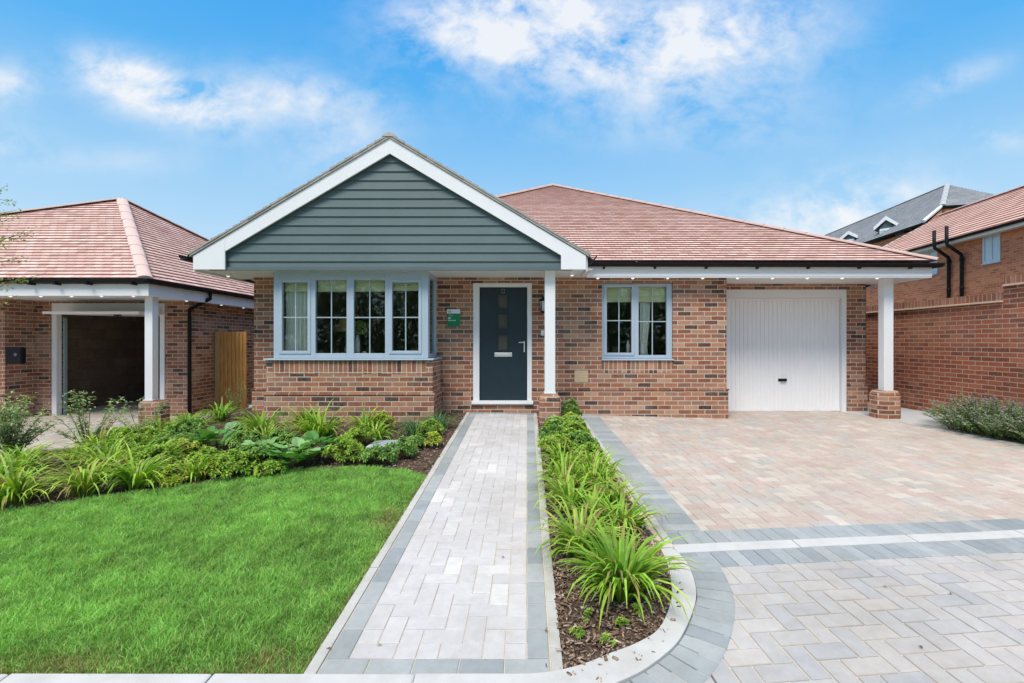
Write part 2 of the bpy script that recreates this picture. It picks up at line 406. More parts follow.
cl_=W.math('MULTIPLY',W.math('MINIMUM',mask,1.2),W.ramp(nn,[(.38,(0,)*3),(.50,(.55,)*3),(.62,(1,)*3)]))
haze=W.ramp(sp.outputs[2],[(0,(.50,)*3),(.22,(.30,)*3),(.42,(.07,)*3),(.7,(0,)*3)])
grad=W.ramp(sp.outputs[2],[(0,(7.2,8.8,9.9)),(.18,(5.2,7.7,9.9)),(.29,(3.6,6.7,9.8)),(.45,(1.15,4.9,9.6)),(.60,(.5,3.85,9.3)),(1,(.5,3.85,9.3))])
base=W.mix(.9,skyc,grad)
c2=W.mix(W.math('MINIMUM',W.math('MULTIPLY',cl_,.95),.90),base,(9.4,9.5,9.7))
ov=W.math('MULTIPLY',W.ramp(W.math('ADD',sp.outputs[2],W.math('MULTIPLY',W.math('SUBTRACT',W.noise(2.5,dirv,6),.5),.25)),[(.66,(0,)*3),(.78,(1,)*3)]),.95)  # unseen bright cloud layer overhead, added for soft neutral light from above
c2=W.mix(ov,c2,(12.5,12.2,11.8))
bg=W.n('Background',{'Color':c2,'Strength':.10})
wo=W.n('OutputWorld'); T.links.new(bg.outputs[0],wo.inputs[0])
sl=bpy.data.lights.new('sun','SUN'); sl.energy=3.3; sl.angle=R(24); sl.color=(1,.93,.83)
so=bpy.data.objects.new('sun',sl); COL.objects.link(so)
sd=Vector((math.sin(R(-22))*math.cos(SUN_EL),-math.cos(R(-22))*math.cos(SUN_EL),math.sin(SUN_EL)))
so.rotation_euler=(-sd).to_track_quat('-Z','Y').to_euler()
# ------------------------------------------------------------------ ground sheets
def sheet(name,x0,x1,y0,y1,st,off,mat,poly=None,amp=0,kind='structure',nf=6):
    mb=MB(); nx=int(round((x1-x0)/st)); ny=int(round((y1-y0)/st)); idx={}
    def vid(i,j):
        if (i,j) not in idx:
            X=x0+i*st;Y=y0+j*st; idx[(i,j)]=len(mb.v)
            n=noise.noise(Vector((X*nf,Y*nf,3)))*amp+noise.noise(Vector((X*nf*3,Y*nf*3,9)))*amp*.5 if amp else 0
            mb.v.append((X,Y,g(X,Y)+off+n))
        return idx[(i,j)]
    for i in range(nx):
        for j in range(ny):
            if poly and not inpoly(x0+(i+.5)*st,y0+(j+.5)*st,poly): continue
            mb.f.append((vid(i,j),vid(i+1,j),vid(i+1,j+1),vid(i,j+1))); mb.m.append(0);mb.c.append(None);mb.uv.append(None)
    o=mb.build(name,mat,smooth=True); tag(o,kind=kind); return o
mb=MB(); xs=[-900,-300,-100,-40,-20]+[-15+i for i in range(31)]+[20,40,100,300,900]; ys=[-900,-300,-100,-40,-15]+[-8+i*.5 for i in range(60)]+[25,40,100,300,900]
for X in xs:
    for Y in ys: mb.v.append((X,Y,g(X,Y)-.09))
for i in range(len(xs)-1):
    for j in range(len(ys)-1):
        n=len(ys); mb.f.append((i*n+j,(i+1)*n+j,(i+1)*n+j+1,i*n+j+1)); mb.m.append(0);mb.c.append(None);mb.uv.append(None)
tag(mb.build('ground',M['ground']),kind='structure')
# ------------------------------------------------------------------ paving blocks
def jcol(pal,k=.035):
    c=random.choice(pal); f=random.uniform(1-k,1+k); return tuple(min(1,x*f) for x in c)
def blockpoly(mb,P,z=0.0,col=None,ch=.004,depth=.05):
    """P: 2D polygon (ccw) already shrunk for the joint"""
    n=len(P); cx=sum(p[0] for p in P)/n; cy=sum(p[1] for p in P)/n
    dz=random.uniform(-.0012,.0012); b=len(mb.v); tx=random.uniform(-.006,.006); ty=random.uniform(-.006,.006)
    def h(p,o): return g(p[0],p[1])+z+dz+o+(p[0]-cx)*tx+(p[1]-cy)*ty
    pts=[]
    for p in P:
        d=math.hypot(p[0]-cx,p[1]-cy) or 1
        q=(p[0]+(cx-p[0])/d*ch*1.4,p[1]+(cy-p[1])/d*ch*1.4); pts.append((q[0],q[1],h(q,0)))
    for p in P: pts.append((p[0],p[1],h(p,-ch*.8)))
    for p in P: pts.append((p[0],p[1],h(p,-depth)))
    fs=[tuple(range(n))]
    for r in (0,1): fs+=[(r*n+(i+1)%n,r*n+i,(r+1)*n+i,(r+1)*n+(i+1)%n) for i in range(n)]
    mb.poly(pts,fs,0,col)
def ccw(P):
    a=sum(P[i][0]*P[(i+1)%len(P)][1]-P[(i+1)%len(P)][0]*P[i][1] for i in range(len(P))); return P if a>0 else P[::-1]
def area(P): return abs(sum(P[i][0]*P[(i+1)%len(P)][1]-P[(i+1)%len(P)][0]*P[i][1] for i in range(len(P))))/2
def herring(mb,bound,wd,joint,pal,ang=0,org=(0,0),z=0,exclude=None,keep=None):
    bound=ccw(bound); ca,sa=math.cos(ang),math.sin(ang)
    loc=[((x-org[0])*ca+(y-org[1])*sa,-(x-org[0])*sa+(y-org[1])*ca) for x,y in bound]
    i0=int(min(p[0] for p in loc)/wd)-2;i1=int(max(p[0] for p in loc)/wd)+2;j0=int(min(p[1] for p in loc)/wd)-2;j1=int(max(p[1] for p in loc)/wd)+2
    for i in range(i0,i1):
        for j in range(j0,j1):
            k=(i+j)%4
            if k==0: r=(i*wd,(i+2)*wd,j*wd,(j+1)*wd)
            elif k==2: r=(i*wd,(i+1)*wd,j*wd,(j+2)*wd)
            else: continue
            h=joint/2; P=[(r[0]+h,r[2]+h),(r[1]-h,r[2]+h),(r[1]-h,r[3]-h),(r[0]+h,r[3]-h)]
            P=[(x*ca-y*sa+org[0],x*sa+y*ca+org[1]) for x,y in P]
            for q in range(len(bound)):
                a=bound[q];b=bound[(q+1)%len(bound)]; nx,ny=(b[1]-a[1]),-(b[0]-a[0])
                P=clip(P,nx,ny,nx*a[0]+ny*a[1])
                if len(P)<3: break
            if len(P)<3 or area(P)<wd*wd*.12: continue
            c=(sum(p[0] for p in P)/len(P),sum(p[1] for p in P)/len(P))
            if exclude and all(inpoly(p[0],p[1],exclude) for p in P): continue
            if keep and not keep(*c): continue
            blockpoly(mb,P,z,jcol(pal))
BLUE=[(.35,.385,.41),(.38,.415,.44),(.32,.355,.385),(.42,.45,.465),(.37,.405,.425)]
LILAC=[(.60,.585,.60),(.62,.605,.615),(.59,.575,.595),(.61,.595,.605),(.60,.585,.60),(.62,.605,.615),(.60,.585,.595),(.615,.60,.61),(.67,.655,.655)]
DRV=[(.54,.45,.42),(.55,.44,.40),(.52,.49,.47),(.56,.485,.43),(.58,.51,.46),(.545,.46,.41),(.59,.53,.475),(.53,.495,.46),(.56,.49,.44),(.62,.57,.51),(.51,.48,.46),(.555,.465,.42)]
ROAD=[(.50,.485,.48),(.52,.50,.49),(.485,.475,.48),(.53,.50,.485),(.50,.485,.48),(.46,.46,.475),(.515,.50,.49)]
# path
mb=MB(); herring(mb,[(-.845,2.25),(-.0,2.25),(-.0,7.86),(-.845,7.86)],.1055,.0035,LILAC,0,(-.845,2.25))
tag(mb.build('path',M['block']),kind='structure')
mb=MB()
def row(mb,a,b,wd,L,side,pal,joint=.004,z=0,soldier=True):
    """blocks from a to b; each takes `L` along the run and reaches `wd` to the given side"""
    a=Vector(a);b=Vector(b);d=(b-a);n=max(1,int(round(d.length/L)));d/=n;u=d.normalized();s=Vector((-u.y,u.x))*side*wd
    for i in range(n):
        p=a+d*i+u*joint/2;q=a+d*(i+1)-u*joint/2;e=s.normalized()*joint/2
        blockpoly(mb,ccw([tuple(p+e),tuple(q+e),tuple(q+s-e),tuple(p+s-e)]),z,jcol(pal))
row(mb,(-.953,2.25),(-.953,7.86),.108,.212,-1,BLUE); row(mb,(.108,2.25),(.108,7.86),.108,.212,1,BLUE)
row(mb,(-.953,2.142),(.108,2.142),.108,.212,1,BLUE); row(mb,(-.953,7.86),(.108,7.86),.125,.212,1,BLUE)
tag(mb.build('path_edging',M['block']),kind='structure')
mb=MB()
for x0,x1 in ((-1.012,-.957),(.112,.166)):
    y=2.145
    while y<7.95:
        y2=min(y+.915,7.98); n=5
        for k in range(n):
            a=y+(y2-y)*k/n+(.004 if k==0 else 0); b=y+(y2-y)*(k+1)/n-(.004 if k==n-1 else 0)
            blockpoly(mb,[(x0,a),(x1,a),(x1,b),(x0,b)],.004,(.6,.6,.6),.003)
        y=y2
tag(mb.build('path_kerb',M['concrete']),kind='structure')
sheet('path_bedding',-1.0,.16,2.1,8.0,.29,-.006,M['sand'])
# driveway
dang=R(5.6)
def stripY(X,o=0): return 3.32+(X-1.07)*math.tan(dang)+o
drive_b=[(1.12,8.9),(1.30,stripY(1.30,.25)),(7.6,stripY(7.6,.265)),(5.66,8.9)]
mb=MB(); herring(mb,drive_b,.1055,.004,DRV,dang,(1.4,3.6),0,keep=lambda x,y: not (y>8.05 and x<3.3))
tag(mb.build('driveway',M['block']),kind='structure')
mb=MB(); row(mb,(.902,7.97),(1.040,3.60),.29,.106,1,BLUE,z=.003)
c0=(1.045,stripY(1.045,.06)); c1=(8,stripY(8,.06)); row(mb,c0,c1,.20,.106,1,BLUE,z=.003)
c0=(1.045,stripY(1.045,-.06)); c1=(8,stripY(8,-.06)); row(mb,c0,c1,.20,.106,-1,BLUE,z=.003)
tag(mb.build('driveway_edging',M['block']),kind='structure')
mb=MB(); x=1.03; 
while x<8:
    for k in range(3):
        a=x+k*.3+(.004 if k==0 else 0); b=x+(k+1)*.3-(.004 if k==2 else 0)
        blockpoly(mb,[(a,stripY(a,-.058)),(b,stripY(b,-.058)),(b,stripY(b,.058)),(a,stripY(a,.058))],.004,(.7,.7,.7),.003)
    x+=.9
tag(mb.build('driveway_channel',M['kerb']),kind='structure')
mb=MB()
for i in range(8):
    t0,t1=i/8,(i+1)/8
    a=Vector((.845,7.97)).lerp(Vector((.985,3.40)),t0);b=Vector((.845,7.97)).lerp(Vector((.985,3.40)),t1)
    for k in range(3):
        p=a.lerp(b,k/3+(.006 if k==0 else 0)); q=a.lerp(b,(k+1)/3-(.006 if k==2 else 0))
        blockpoly(mb,ccw([(p.x,p.y),(p.x+.055,p.y),(q.x+.055,q.y),(q.x,q.y)]),.012,(.6,.6,.6),.003)
tag(mb.build('bed_kerb',M['concrete']),kind='structure')
sheet('driveway_bedding',.85,8.05,3.0,9.0,.3,-.007,M['sand'])
# curved kerb and its ring of setts
KO=[(1.00,3.40),(1.045,3.15),(1.02,2.90),(.95,2.68),(.77,2.38),(.60,2.215),(.45,2.115),(.25,2.03),(.05,2.005),(-.2,2.0),(-.5,2.0)]
KI=[(.93,3.40),(.92,3.15),(.885,2.93),(.82,2.70),(.69,2.46),(.55,2.345),(.40,2.27),(.24,2.19),(.05,2.142),(-.2,2.138),(-.5,2.138)]
def cat(P,n=6):
    out=[]
    for i in range(len(P)-1):
        p0=Vector(P[max(i-1,0)]);p1=Vector(P[i]);p2=Vector(P[i+1]);p3=Vector(P[min(i+2,len(P)-1)])
        for k in range(n):
            t=k/n; out.append(.5*((2*p1)+(-p0+p2)*t+(2*p0-5*p1+4*p2-p3)*t*t+(-p0+3*p1-3*p2+p3)*t**3))
    out.append(Vector(P[-1])); return out
ko=cat(KO);ki=cat(KI)
mb=MB(); joints={0,21,40,60}
for i in range(len(ko)-1):
    a,b,c,d=ki[i],ko[i],ko[i+1],ki[i+1]
    j0=.01 if i in joints else 0
    e=[a.lerp(d,j0),b.lerp(c,j0),c,d]
    top=[(p.x,p.y,g(p.x,p.y)+.012) for p in e]; bot=[(p.x,p.y,g(p.x,p.y)-.05) for p in e]
    mb.poly(top+bot,[(0,1,2,3),(1,5,6,2),(0,3,7,4),(0,4,5,1),(3,2,6,7)])
x=-.5
while x>-9:
    mb_=[(x-.91,2.0),(x-.005,2.0),(x-.005,2.138),(x-.91,2.138)]
    blockpoly(mb,mb_,.012,None,.006); x-=.915
tag(mb.build('kerb',M['kerb']),kind='structure')
mb=MB(); ring=[];acc=0
for i in range(len(ko)):
    d=(ko[min(i+1,len(ko)-1)]-ko[max(i-1,0)]).normalized(); ring.append(ko[i]+Vector((-d.y,d.x))*.205*(1 if Vector((-d.y,d.x)).dot(ko[i]-ki[i])>0 else -1))
# resample by length
L=[0]
for i in range(1,len(ko)): L.append(L[-1]+(ko[i]-ko[i-1]).length)
def at(arr,s):
    for i in range(1,len(L)):
        if L[i]>=s: return arr[i-1].lerp(arr[i],(s-L[i-1])/(L[i]-L[i-1]+1e-9))
    return arr[-1]
s=.20
while s<L[-1]:
    e=min(s+.093,L[-1]); j=.004
    P=[at(ko,s+j)+(at(ring,s+j)-at(ko,s+j))*.02,at(ring,s+j),at(ring,e-j),at(ko,e-j)+(at(ring,e-j)-at(ko,e-j))*.02]
    if area([tuple(p) for p in P])>.003: blockpoly(mb,ccw([tuple(p) for p in P]),.004,jcol(BLUE))
    s+=.093
x=-.5
row(mb,(-.5,1.995),(-6,1.995),.20,.106,1,BLUE,z=.004)
tag(mb.build('kerb_edging',M['block']),kind='structure')
# road in block paving
ex=[tuple(p) for p in ring]+[(-7,1.8),(-7,9),(1.0,9),(1.1,3.4)]
ex=[(p[0],p[1]) for p in ex]
mb=MB(); herring(mb,[(-3,.9),(5.5,.9),(8,stripY(8,-.26)),(1.05,stripY(1.05,-.26)),(-3,1.8)],.108,.008,ROAD,dang,(1.4,3.0),0,exclude=ex)
tag(mb.build('road',M['block']),kind='structure')
sheet('road_bedding',-9,9,-6,3.3,.3,-.008,M['sand'],poly=[(-9,-6),(9,-6),(9,3.3),(1.1,3.3),(1.1,2.7),(.8,2.05),(-9,2.05)])
# concrete side path right of the driveway
sheet('side_path',5.55,7.45,6.3,16,.1,-.002,M['slab'],poly=[(5.72,8.75),(6.46,6.55),(7.4,6.9),(7.4,16),(6.3,16),(6.3,8.9)])
mb=MB(); 
for i in range(12):
    p=Vector((5.70,8.72)).lerp(Vector((7.35,3.1)),i/12+.001);q=Vector((5.70,8.72)).lerp(Vector((7.35,3.1)),(i+1)/12-.001)
    blockpoly(mb,ccw([(p.x,p.y),(p.x+.06,p.y+.01),(q.x+.06,q.y+.01),(q.x,q.y)]),.008,(.6,.6,.6),.003)
tag(mb.build('driveway_kerb',M['concrete']),kind='structure')
# neighbour drive
mb=MB(); nd_poly=[(-12,5.2),(-6.7,5.45),(-5.75,6.2),(-5.5,7.3),(-5.3,11.4),(-12,11.4)]
herring(mb,[(-11,5.2),(-5.3,5.2),(-5.3,11.4),(-11,11.4)],.1055,.005,DRV,R(4),(-8,8),0,keep=lambda x,y: inpoly(x,y,nd_poly) and not(x<-6.9 and y>9.5))
tag(mb.build('side_driveway',M['block']),kind='structure')
sheet('side_driveway_bedding',-12.2,-5.2,5.2,12,.1,-.007,M['sand'],poly=nd_poly)
# beds
lawn_edge=[(-7.5,3.2),(-4.34,3.91),(-4.0,4.07),(-3.73,4.25),(-3.42,4.42),(-3.14,4.55),(-2.81,4.81),(-2.37,4.97),(-1.78,5.06),(-1.33,4.97),(-1.01,4.81)]
lawn=lawn_edge+[(-1.015,2.14),(-7.5,2.14)]
bedL=lawn_edge+[(-1.01,8.0),(-4.6,8.0),(-4.6,10),(-5.25,10),(-5.5,7.3),(-5.75,6.2),(-6.7,5.45),(-8,5.2)]
bedR=[(.166,2.15),(.26,2.2),(.42,2.28),(.56,2.35),(.70,2.47),(.82,2.70),(.885,2.93),(.92,3.15),(.93,3.4),(.85,8.0),(.166,8.0)]
bedW=[(6.40,7.25),(6.75,5.7),(7.4,3.2),(7.4,7.25)]
def grow(P,x,y,d): return inpoly(x,y,P)
def bedsheet(name,x0,x1,y0,y1,P,up=0):
    o=sheet(name,x0,x1,y0,y1,.04,-.012+up,M['soil'],poly=P,amp=.012); return o
bedsheet('planting_bed_soil',-8,-1.0,3.2,10,bedL); bedsheet('planting_bed_soil',.16,.96,2.14,8,bedR); bedsheet('planting_bed_soil',6.36,7.42,3.2,7.28,bedW,.012)
sheet('lawn_soil',-7.5,-1.0,2.12,5.12,.06,-.006,plain('lawn_soil_mat',(.10,.13,.03),.95,.4,12,.5),poly=lawn,amp=.004)
# bark chips
def chips(P,n,x0,x1,y0,y1,name,smin=.006,smax=.024):
    X=rng.uniform(x0,x1,n*3);Y=rng.uniform(y0,y1,n*3); k=inpoly_np(X,Y,P); X=X[k][:n];Y=Y[k][:n];n=len(X)
    Lh=rng.uniform(smin,smax,n)*rng.uniform(.35,1.1,n); Wd=Lh*rng.uniform(.16,.5,n); Th=Wd*rng.uniform(.15,.5,n)
    bx=np.array([[-1,-.8,-1],[1,-1,-1],[.8,1,-1],[-.9,.7,-1],[-.8,-1,1],[.9,-.7,1],[1,.8,1],[-1,1,1]],float)
    V=bx[None]*np.stack([Lh,Wd,Th],1)[:,None]; V+=rng.normal(0,.12,V.shape)*Wd[:,None,None]
    a=rng.uniform(0,2*PI,n);b=rng.normal(0,.35,n);c=rng.normal(0,.35,n)
    ca,sa,cb,sb,cc,sc=np.cos(a),np.sin(a),np.cos(b),np.sin(b),np.cos(c),np.sin(c)
    x,y,z=V[...,0],V[...,1],V[...,2]
    x,z=x*cb[:,None]+z*sb[:,None],-x*sb[:,None]+z*cb[:,None]
    y,z=y*cc[:,None]-z*sc[:,None],y*sc[:,None]+z*cc[:,None]
    x,y=x*ca[:,None]-y*sa[:,None],x*sa[:,None]+y*ca[:,None]
    zz=gnp(X,Y)+(rng.uniform(-.010,.014,n) if n>100 else .016)
    V=np.stack([x+X[:,None],y+Y[:,None],z+zz[:,None]],-1).reshape(-1,3)
    f=np.array([[0,3,2,1],[4,5,6,7],[0,1,5,4],[1,2,6,5],[2,3,7,6],[3,0,4,7]])
    F=(f[None]+8*np.arange(n)[:,None,None]).reshape(-1,4)
    pal=np.array([(.24,.15,.10),(.31,.20,.14),(.15,.09,.07),(.42,.30,.22),(.52,.42,.33),(.28,.19,.15),(.20,.13,.10),(.60,.51,.42)])
    C=pal[rng.choice(8,n,p=[.18,.18,.13,.16,.10,.11,.09,.05])]*rng.uniform(.8,1.2,(n,1))
    return npmesh(name,V,F,C.repeat(6,0),M['bark'])
tag(chips(bedR,20000,.16,.95,2.14,8,'bark_chips'),'brown bark chips covering the narrow bed between path and driveway','bark mulch',kind='stuff')
tag(chips(bedL,22000,-6.6,-1.01,3.7,8,'bark_chips'),'brown bark chips between the plants of the wide bed under the bay window','bark mulch',kind='stuff')
# a few chips strayed on the kerb
Pst=[(.08,2.06),(.34,2.08),(.60,2.26),(.80,2.5),(.95,2.9),(.88,2.92),(.6,2.40),(.36,2.28),(.2,2.32),(.13,2.8),(.11,2.8)]
tag(chips(Pst,75,.08,1,2.03,2.9,'stray_bark_chips',.005,.018),'few stray bark chips lying on the pale curved kerb','bark mulch',kind='stuff')
# ------------------------------------------------------------------ lawn grass
def grass():
    n=420000
    X=rng.uniform(-5.6,-1.0,n);Y=rng.uniform(2.12,5.12,n)
    dens=np.clip(1.25-(Y-2.1)*.12,.5,1)
    k=inpoly_np(X,Y,lawn)&(X>-1.16*Y-.35)&(rng.random(n)<dens); X=X[k];Y=Y[k]; n=len(X)
    def fb(sc,o): 
        gx=np.arange(-6,-.5,.05); gy=np.arange(2,5.3,.05)
        G=np.array([[noise.noise(Vector((a*sc,b*sc,o))) for b in gy] for a in gx])
        return G[np.clip(((X+6)/.05).astype(int),0,len(gx)-1),np.clip(((Y-2)/.05).astype(int),0,len(gy)-1)]
    p1=fb(1.7,0);p2=fb(5,4);p3=fb(11,8)
    edge=np.clip((Y-2.14)/.16,0,1)*np.clip((-1.02-X)/.12,0,1)
    H=(.046+.010*p2+.018*p3+.006*p1+rng.normal(0,.011,n))*(.45+.55*edge); H=np.clip(H,.012,.09)
    Wd=rng.uniform(.0010,.0021,n)*(.8+.12*Y)
    a=rng.uniform(0,2*PI,n)+p1*1.5; lean=rng.uniform(.1,.9,n)*H
    fa=p2*3+p3*4+rng.normal(0,2.2,n)
    dx,dy=np.cos(fa)*lean,np.sin(fa)*lean; wx,wy=np.cos(a)*Wd,np.sin(a)*Wd
    z0=gnp(X,Y)-.006
    def lv(t,wf): 
        s=t*t
        cx=X+dx*s;cy=Y+dy*s;cz=z0+H*t*(1-.18*t)
        return np.stack([cx-wx*wf,cy-wy*wf,cz],1),np.stack([cx+wx*wf,cy+wy*wf,cz],1)
    a0,b0=lv(0,1);a1,b1=lv(.55,.85);a2,b2=lv(1,.12)
    V=np.stack([a0,b0,a1,b1,a2,b2],1).reshape(-1,3)
    f=np.array([[0,1,3,2],[2,3,5,4]]);F=(f[None]+6*np.arange(n)[:,None,None]).reshape(-1,4)
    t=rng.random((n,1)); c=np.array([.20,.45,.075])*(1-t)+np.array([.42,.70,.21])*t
    c=c*(1+.18*p1[:,None]+.26*p2[:,None]+.32*p3[:,None]+rng.normal(0,.13,(n,1)))
    yl=(np.clip(p3*1.6-.15+rng.normal(0,.15,n),0,1))[:,None]*.45; c=c*(1-yl)+np.array([.34,.44,.10])*yl
    bare=np.exp(-((X+2.12)/.22)**2-((Y-2.2)/.07)**2)+np.exp(-((X+1.22)/.12)**2-((Y-2.22)/.08)**2)+np.exp(-((X+1.10)/.10)**2-((Y-3.75)/.22)**2)+np.exp(-((X+2.9)/.35)**2-((Y-2.2)/.06)**2)
    dry=((rng.random(n)<.03)|((rng.random(n)>edge+.62))|(rng.random(n)<bare*.75))[:,None]; c=np.where(dry,np.array([.46,.42,.18])*rng.uniform(.7,1.1,(n,1)),c)
    c=np.clip(c,.01,.9)
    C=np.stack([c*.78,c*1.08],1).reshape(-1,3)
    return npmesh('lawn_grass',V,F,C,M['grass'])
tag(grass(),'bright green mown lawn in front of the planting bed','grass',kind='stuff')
# ------------------------------------------------------------------ plants
class Leaves:
    def __init__(s): s.V=[];s.C=[]   # quads only
    def quad(s,a,b,c,d,col): s.V+=[a,b,c,d]; s.C.append(col)
    def leaf(s,p,d,L,Wd,col,bend=.3,up=None,fold=.25):
        d=d.normalized(); up=up or Vector((0,0,1))
        sd=d.cross(up); sd=sd.normalized() if sd.length>1e-3 else Vector((1,0,0))
        n=sd.cross(d).normalized()
        m1=p+d*L*.45+n*L*.06; t=p+d*L-n*L*bend
        l=m1+sd*Wd*.5+n*Wd*fold; r=m1-sd*Wd*.5+n*Wd*fold
        c2=tuple(x*.82 for x in col)
        # two halves, each a quad, sharing the midrib
        s.quad(p,l,l.lerp(t,.55)-sd*Wd*.10,m1.lerp(t,.0),col); s.quad(m1,l.lerp(t,.55)-sd*Wd*.10,t,t,col) if False else None
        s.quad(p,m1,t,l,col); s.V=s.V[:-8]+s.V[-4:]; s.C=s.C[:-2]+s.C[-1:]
        s.quad(p,r,t,m1,c2)
    def blade(s,p,az,L,Wd,col,arch=1.0,seg=6,el0=1.35,tipc=None,twist=0):
        q=p.copy(); el=el0; prev=None
        d2=Vector((math.cos(az),math.sin(az),0)); sd=Vector((-math.sin(az+twist),math.cos(az+twist),0))
        for i in range(seg+1):
            t=i/seg; w=Wd*.5*(1-t**2.2)*(0.55+.45*min(1,t*4))+.0004
            a=q+sd*w+Vector((0,0,w*.35));b=q-sd*w+Vector((0,0,w*.35))
            if prev: 
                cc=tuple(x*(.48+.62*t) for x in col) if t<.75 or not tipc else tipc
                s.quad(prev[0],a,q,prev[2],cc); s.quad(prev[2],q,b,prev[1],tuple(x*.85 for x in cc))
            prev=(a,b,q.copy())
            q=q+(d2*math.cos(el)+Vector((0,0,math.sin(el))))*L/seg; el-=arch/seg*(0.4+1.6*t)
    def build(s,name,parent=None,mat=None):
        off=Vector((0,0,0)); par=parent
        V=np.array([(v.x,v.y,v.z) for v in s.V],float)
        if parent is not None: V-=np.array(parent.location)
        F=np.arange(len(V)).reshape(-1,4)
        return npmesh(name,V,F,np.clip(np.array(s.C,float),0,1),mat or M['leaf'],parent)
def vary(c,k=.2):
    f=random.uniform(1-k,1+k); return (c[0]*f*random.uniform(.9,1.15),c[1]*f,c[2]*f*random.uniform(.8,1.2))
def P3(X,Y,up=0): return Vector((X,Y,g(X,Y)+up))
def clump(X,Y,n,L,Wd,cols,label,group='strap leaved clumps in the beds',arch=1.9,spread=.07,name='strap_leaf_plant',cat='plant',dead=.08):
    lv=Leaves(); fin=name!='strap_leaf_plant'; L*=1.3 if fin else 1.45; Wd*=(1.2 if fin else 1.9); spread*=1.6; n=int(n*(1.5 if fin else 1.35)); dead*=.4; arch*=1.25
    for i in range(n):
        az=random.uniform(0,2*PI); r=spread*math.sqrt(random.random())
        p=P3(X+math.cos(az)*r*random.uniform(.3,1),Y+math.sin(az)*r*random.uniform(.3,1),-.01)
        l=L*random.uniform(.55,1.08)
        c=vary(random.choice(cols),.18)
        if random.random()<dead: c=vary((.42,.30,.13),.2)
        tip=vary((.40,.36,.12)) if random.random()<.2 else None
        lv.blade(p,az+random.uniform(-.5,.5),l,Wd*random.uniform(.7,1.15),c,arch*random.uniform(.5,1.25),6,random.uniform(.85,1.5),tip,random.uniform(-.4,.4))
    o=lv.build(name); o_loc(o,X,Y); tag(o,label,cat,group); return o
def o_loc(o,X,Y):
    z=g(X,Y); me=o.data; n=len(me.vertices); a=np.empty(n*3,np.float32); me.vertices.foreach_get('co',a)
    a=a.reshape(-1,3)-np.array([X,Y,z],np.float32); me.vertices.foreach_set('co',a.ravel()); o.location=(X,Y,z)
YG=[(.36,.62,.06),(.29,.55,.05),(.46,.68,.10),(.21,.44,.04)]
YG2=[(.46,.66,.09),(.38,.61,.07),(.30,.53,.06),(.54,.66,.16)]
def shrub(X,Y,r,h,L,cols,label,nst=26,group='low leafy shrubs in the beds',name='low_shrub',per=7,ratio=.42,cat='shrub',dark=(.05,.13,.03)):
    """mound of stems; each ends in a whorl of leaves, with leaf pairs below"""
    lv=Leaves(); st=MB()
    if name!='weed': r*=1.22; h*=1.5; L*=.98; nst=int(nst*1.8)
    for i in range(nst):
        az=random.uniform(0,2*PI); rr=math.sqrt(random.random()); e=Vector((math.cos(az)*rr*r,math.sin(az)*rr*r,h*(1-.62*rr*rr)*random.uniform(.72,1.12)))
        p0=P3(X+e.x*.25,Y+e.y*.25,-.01); p1=P3(X,Y)+e; mid=p0.lerp(p1,.55)+Vector((0,0,h*.12))
        st.tube([p0,mid,p1],[.003,.0025,.0015],4)
        d=(p1-mid).normalized(); hue=random.choice(cols)
        for k in range(per+2):
            a=2*PI*k/per+random.uniform(-.3,.3); t=k>=per
            o=d.orthogonal().normalized(); o2=d.cross(o)
            dd=(o*math.cos(a)+o2*math.sin(a))*(1 if not t else .35)+d*(.45 if not t else 1.2)
            lv.leaf(p1,dd,L*random.uniform(.75,1.15)*(1 if not t else .7),L*ratio*random.uniform(.8,1.15),vary(hue,.16) if not t else vary(tuple(min(1,x*1.25) for x in hue),.1),.2)
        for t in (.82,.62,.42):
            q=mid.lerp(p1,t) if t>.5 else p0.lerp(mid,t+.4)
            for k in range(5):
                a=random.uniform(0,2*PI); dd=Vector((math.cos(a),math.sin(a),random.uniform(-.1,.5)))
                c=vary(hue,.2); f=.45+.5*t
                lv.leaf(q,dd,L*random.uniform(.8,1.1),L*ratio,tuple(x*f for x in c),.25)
    root=thing(name,(X,Y,g(X,Y)),label,cat,group)
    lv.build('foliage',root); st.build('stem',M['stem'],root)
    return root
def broad(X,Y,r,L,n,cols,label,group='broad leaved plants in the beds'):
    lv=Leaves()
    L*=1.25; r*=1.1; n=int(n*1.5)
    st=MB(); root=thing('broad_leaf_plant',(X,Y,g(X,Y)),label,'plant',group)
    for i in range(n):
        az=random.uniform(0,2*PI); rr=random.uniform(.15,1)*r; h=L*random.uniform(.5,1.25)
        b=P3(X+math.cos(az)*rr*.3,Y+math.sin(az)*rr*.3,-.01); t=P3(X+math.cos(az)*rr,Y+math.sin(az)*rr,h)
        st.tube([b,b.lerp(t,.5)+Vector((0,0,.02)),t],.003,5)
        d=Vector((math.cos(az),math.sin(az),random.uniform(-.1,.7))).normalized(); sd=d.cross(Vector((0,0,1))).normalized(); nn=sd.cross(d)
        c=vary(random.choice(cols),.15); LL=L*random.uniform(.7,1.1); K=8; cen=t+d*LL*.5-nn*LL*.06
        rim=[]
        for k in range(K*2):
            a=2*PI*k/(K*2); rad=LL*.5*(1+.05*math.sin(3*a+i)); rim.append(cen+d*math.cos(a)*rad+sd*math.sin(a)*rad*.85+nn*(LL*.10*abs(math.sin(a))+random.uniform(-.01,.01)*1.0))
        for k in range(K):
            f=1.0 if k<K/2 else .85
            lv.quad(cen,rim[2*k],rim[2*k+1],rim[(2*k+2)%(2*K)],tuple(x*f*random.uniform(.93,1.07) for x in c))
    lv.build('leaf',root); st.build('stalk',M['stem'],root); return root
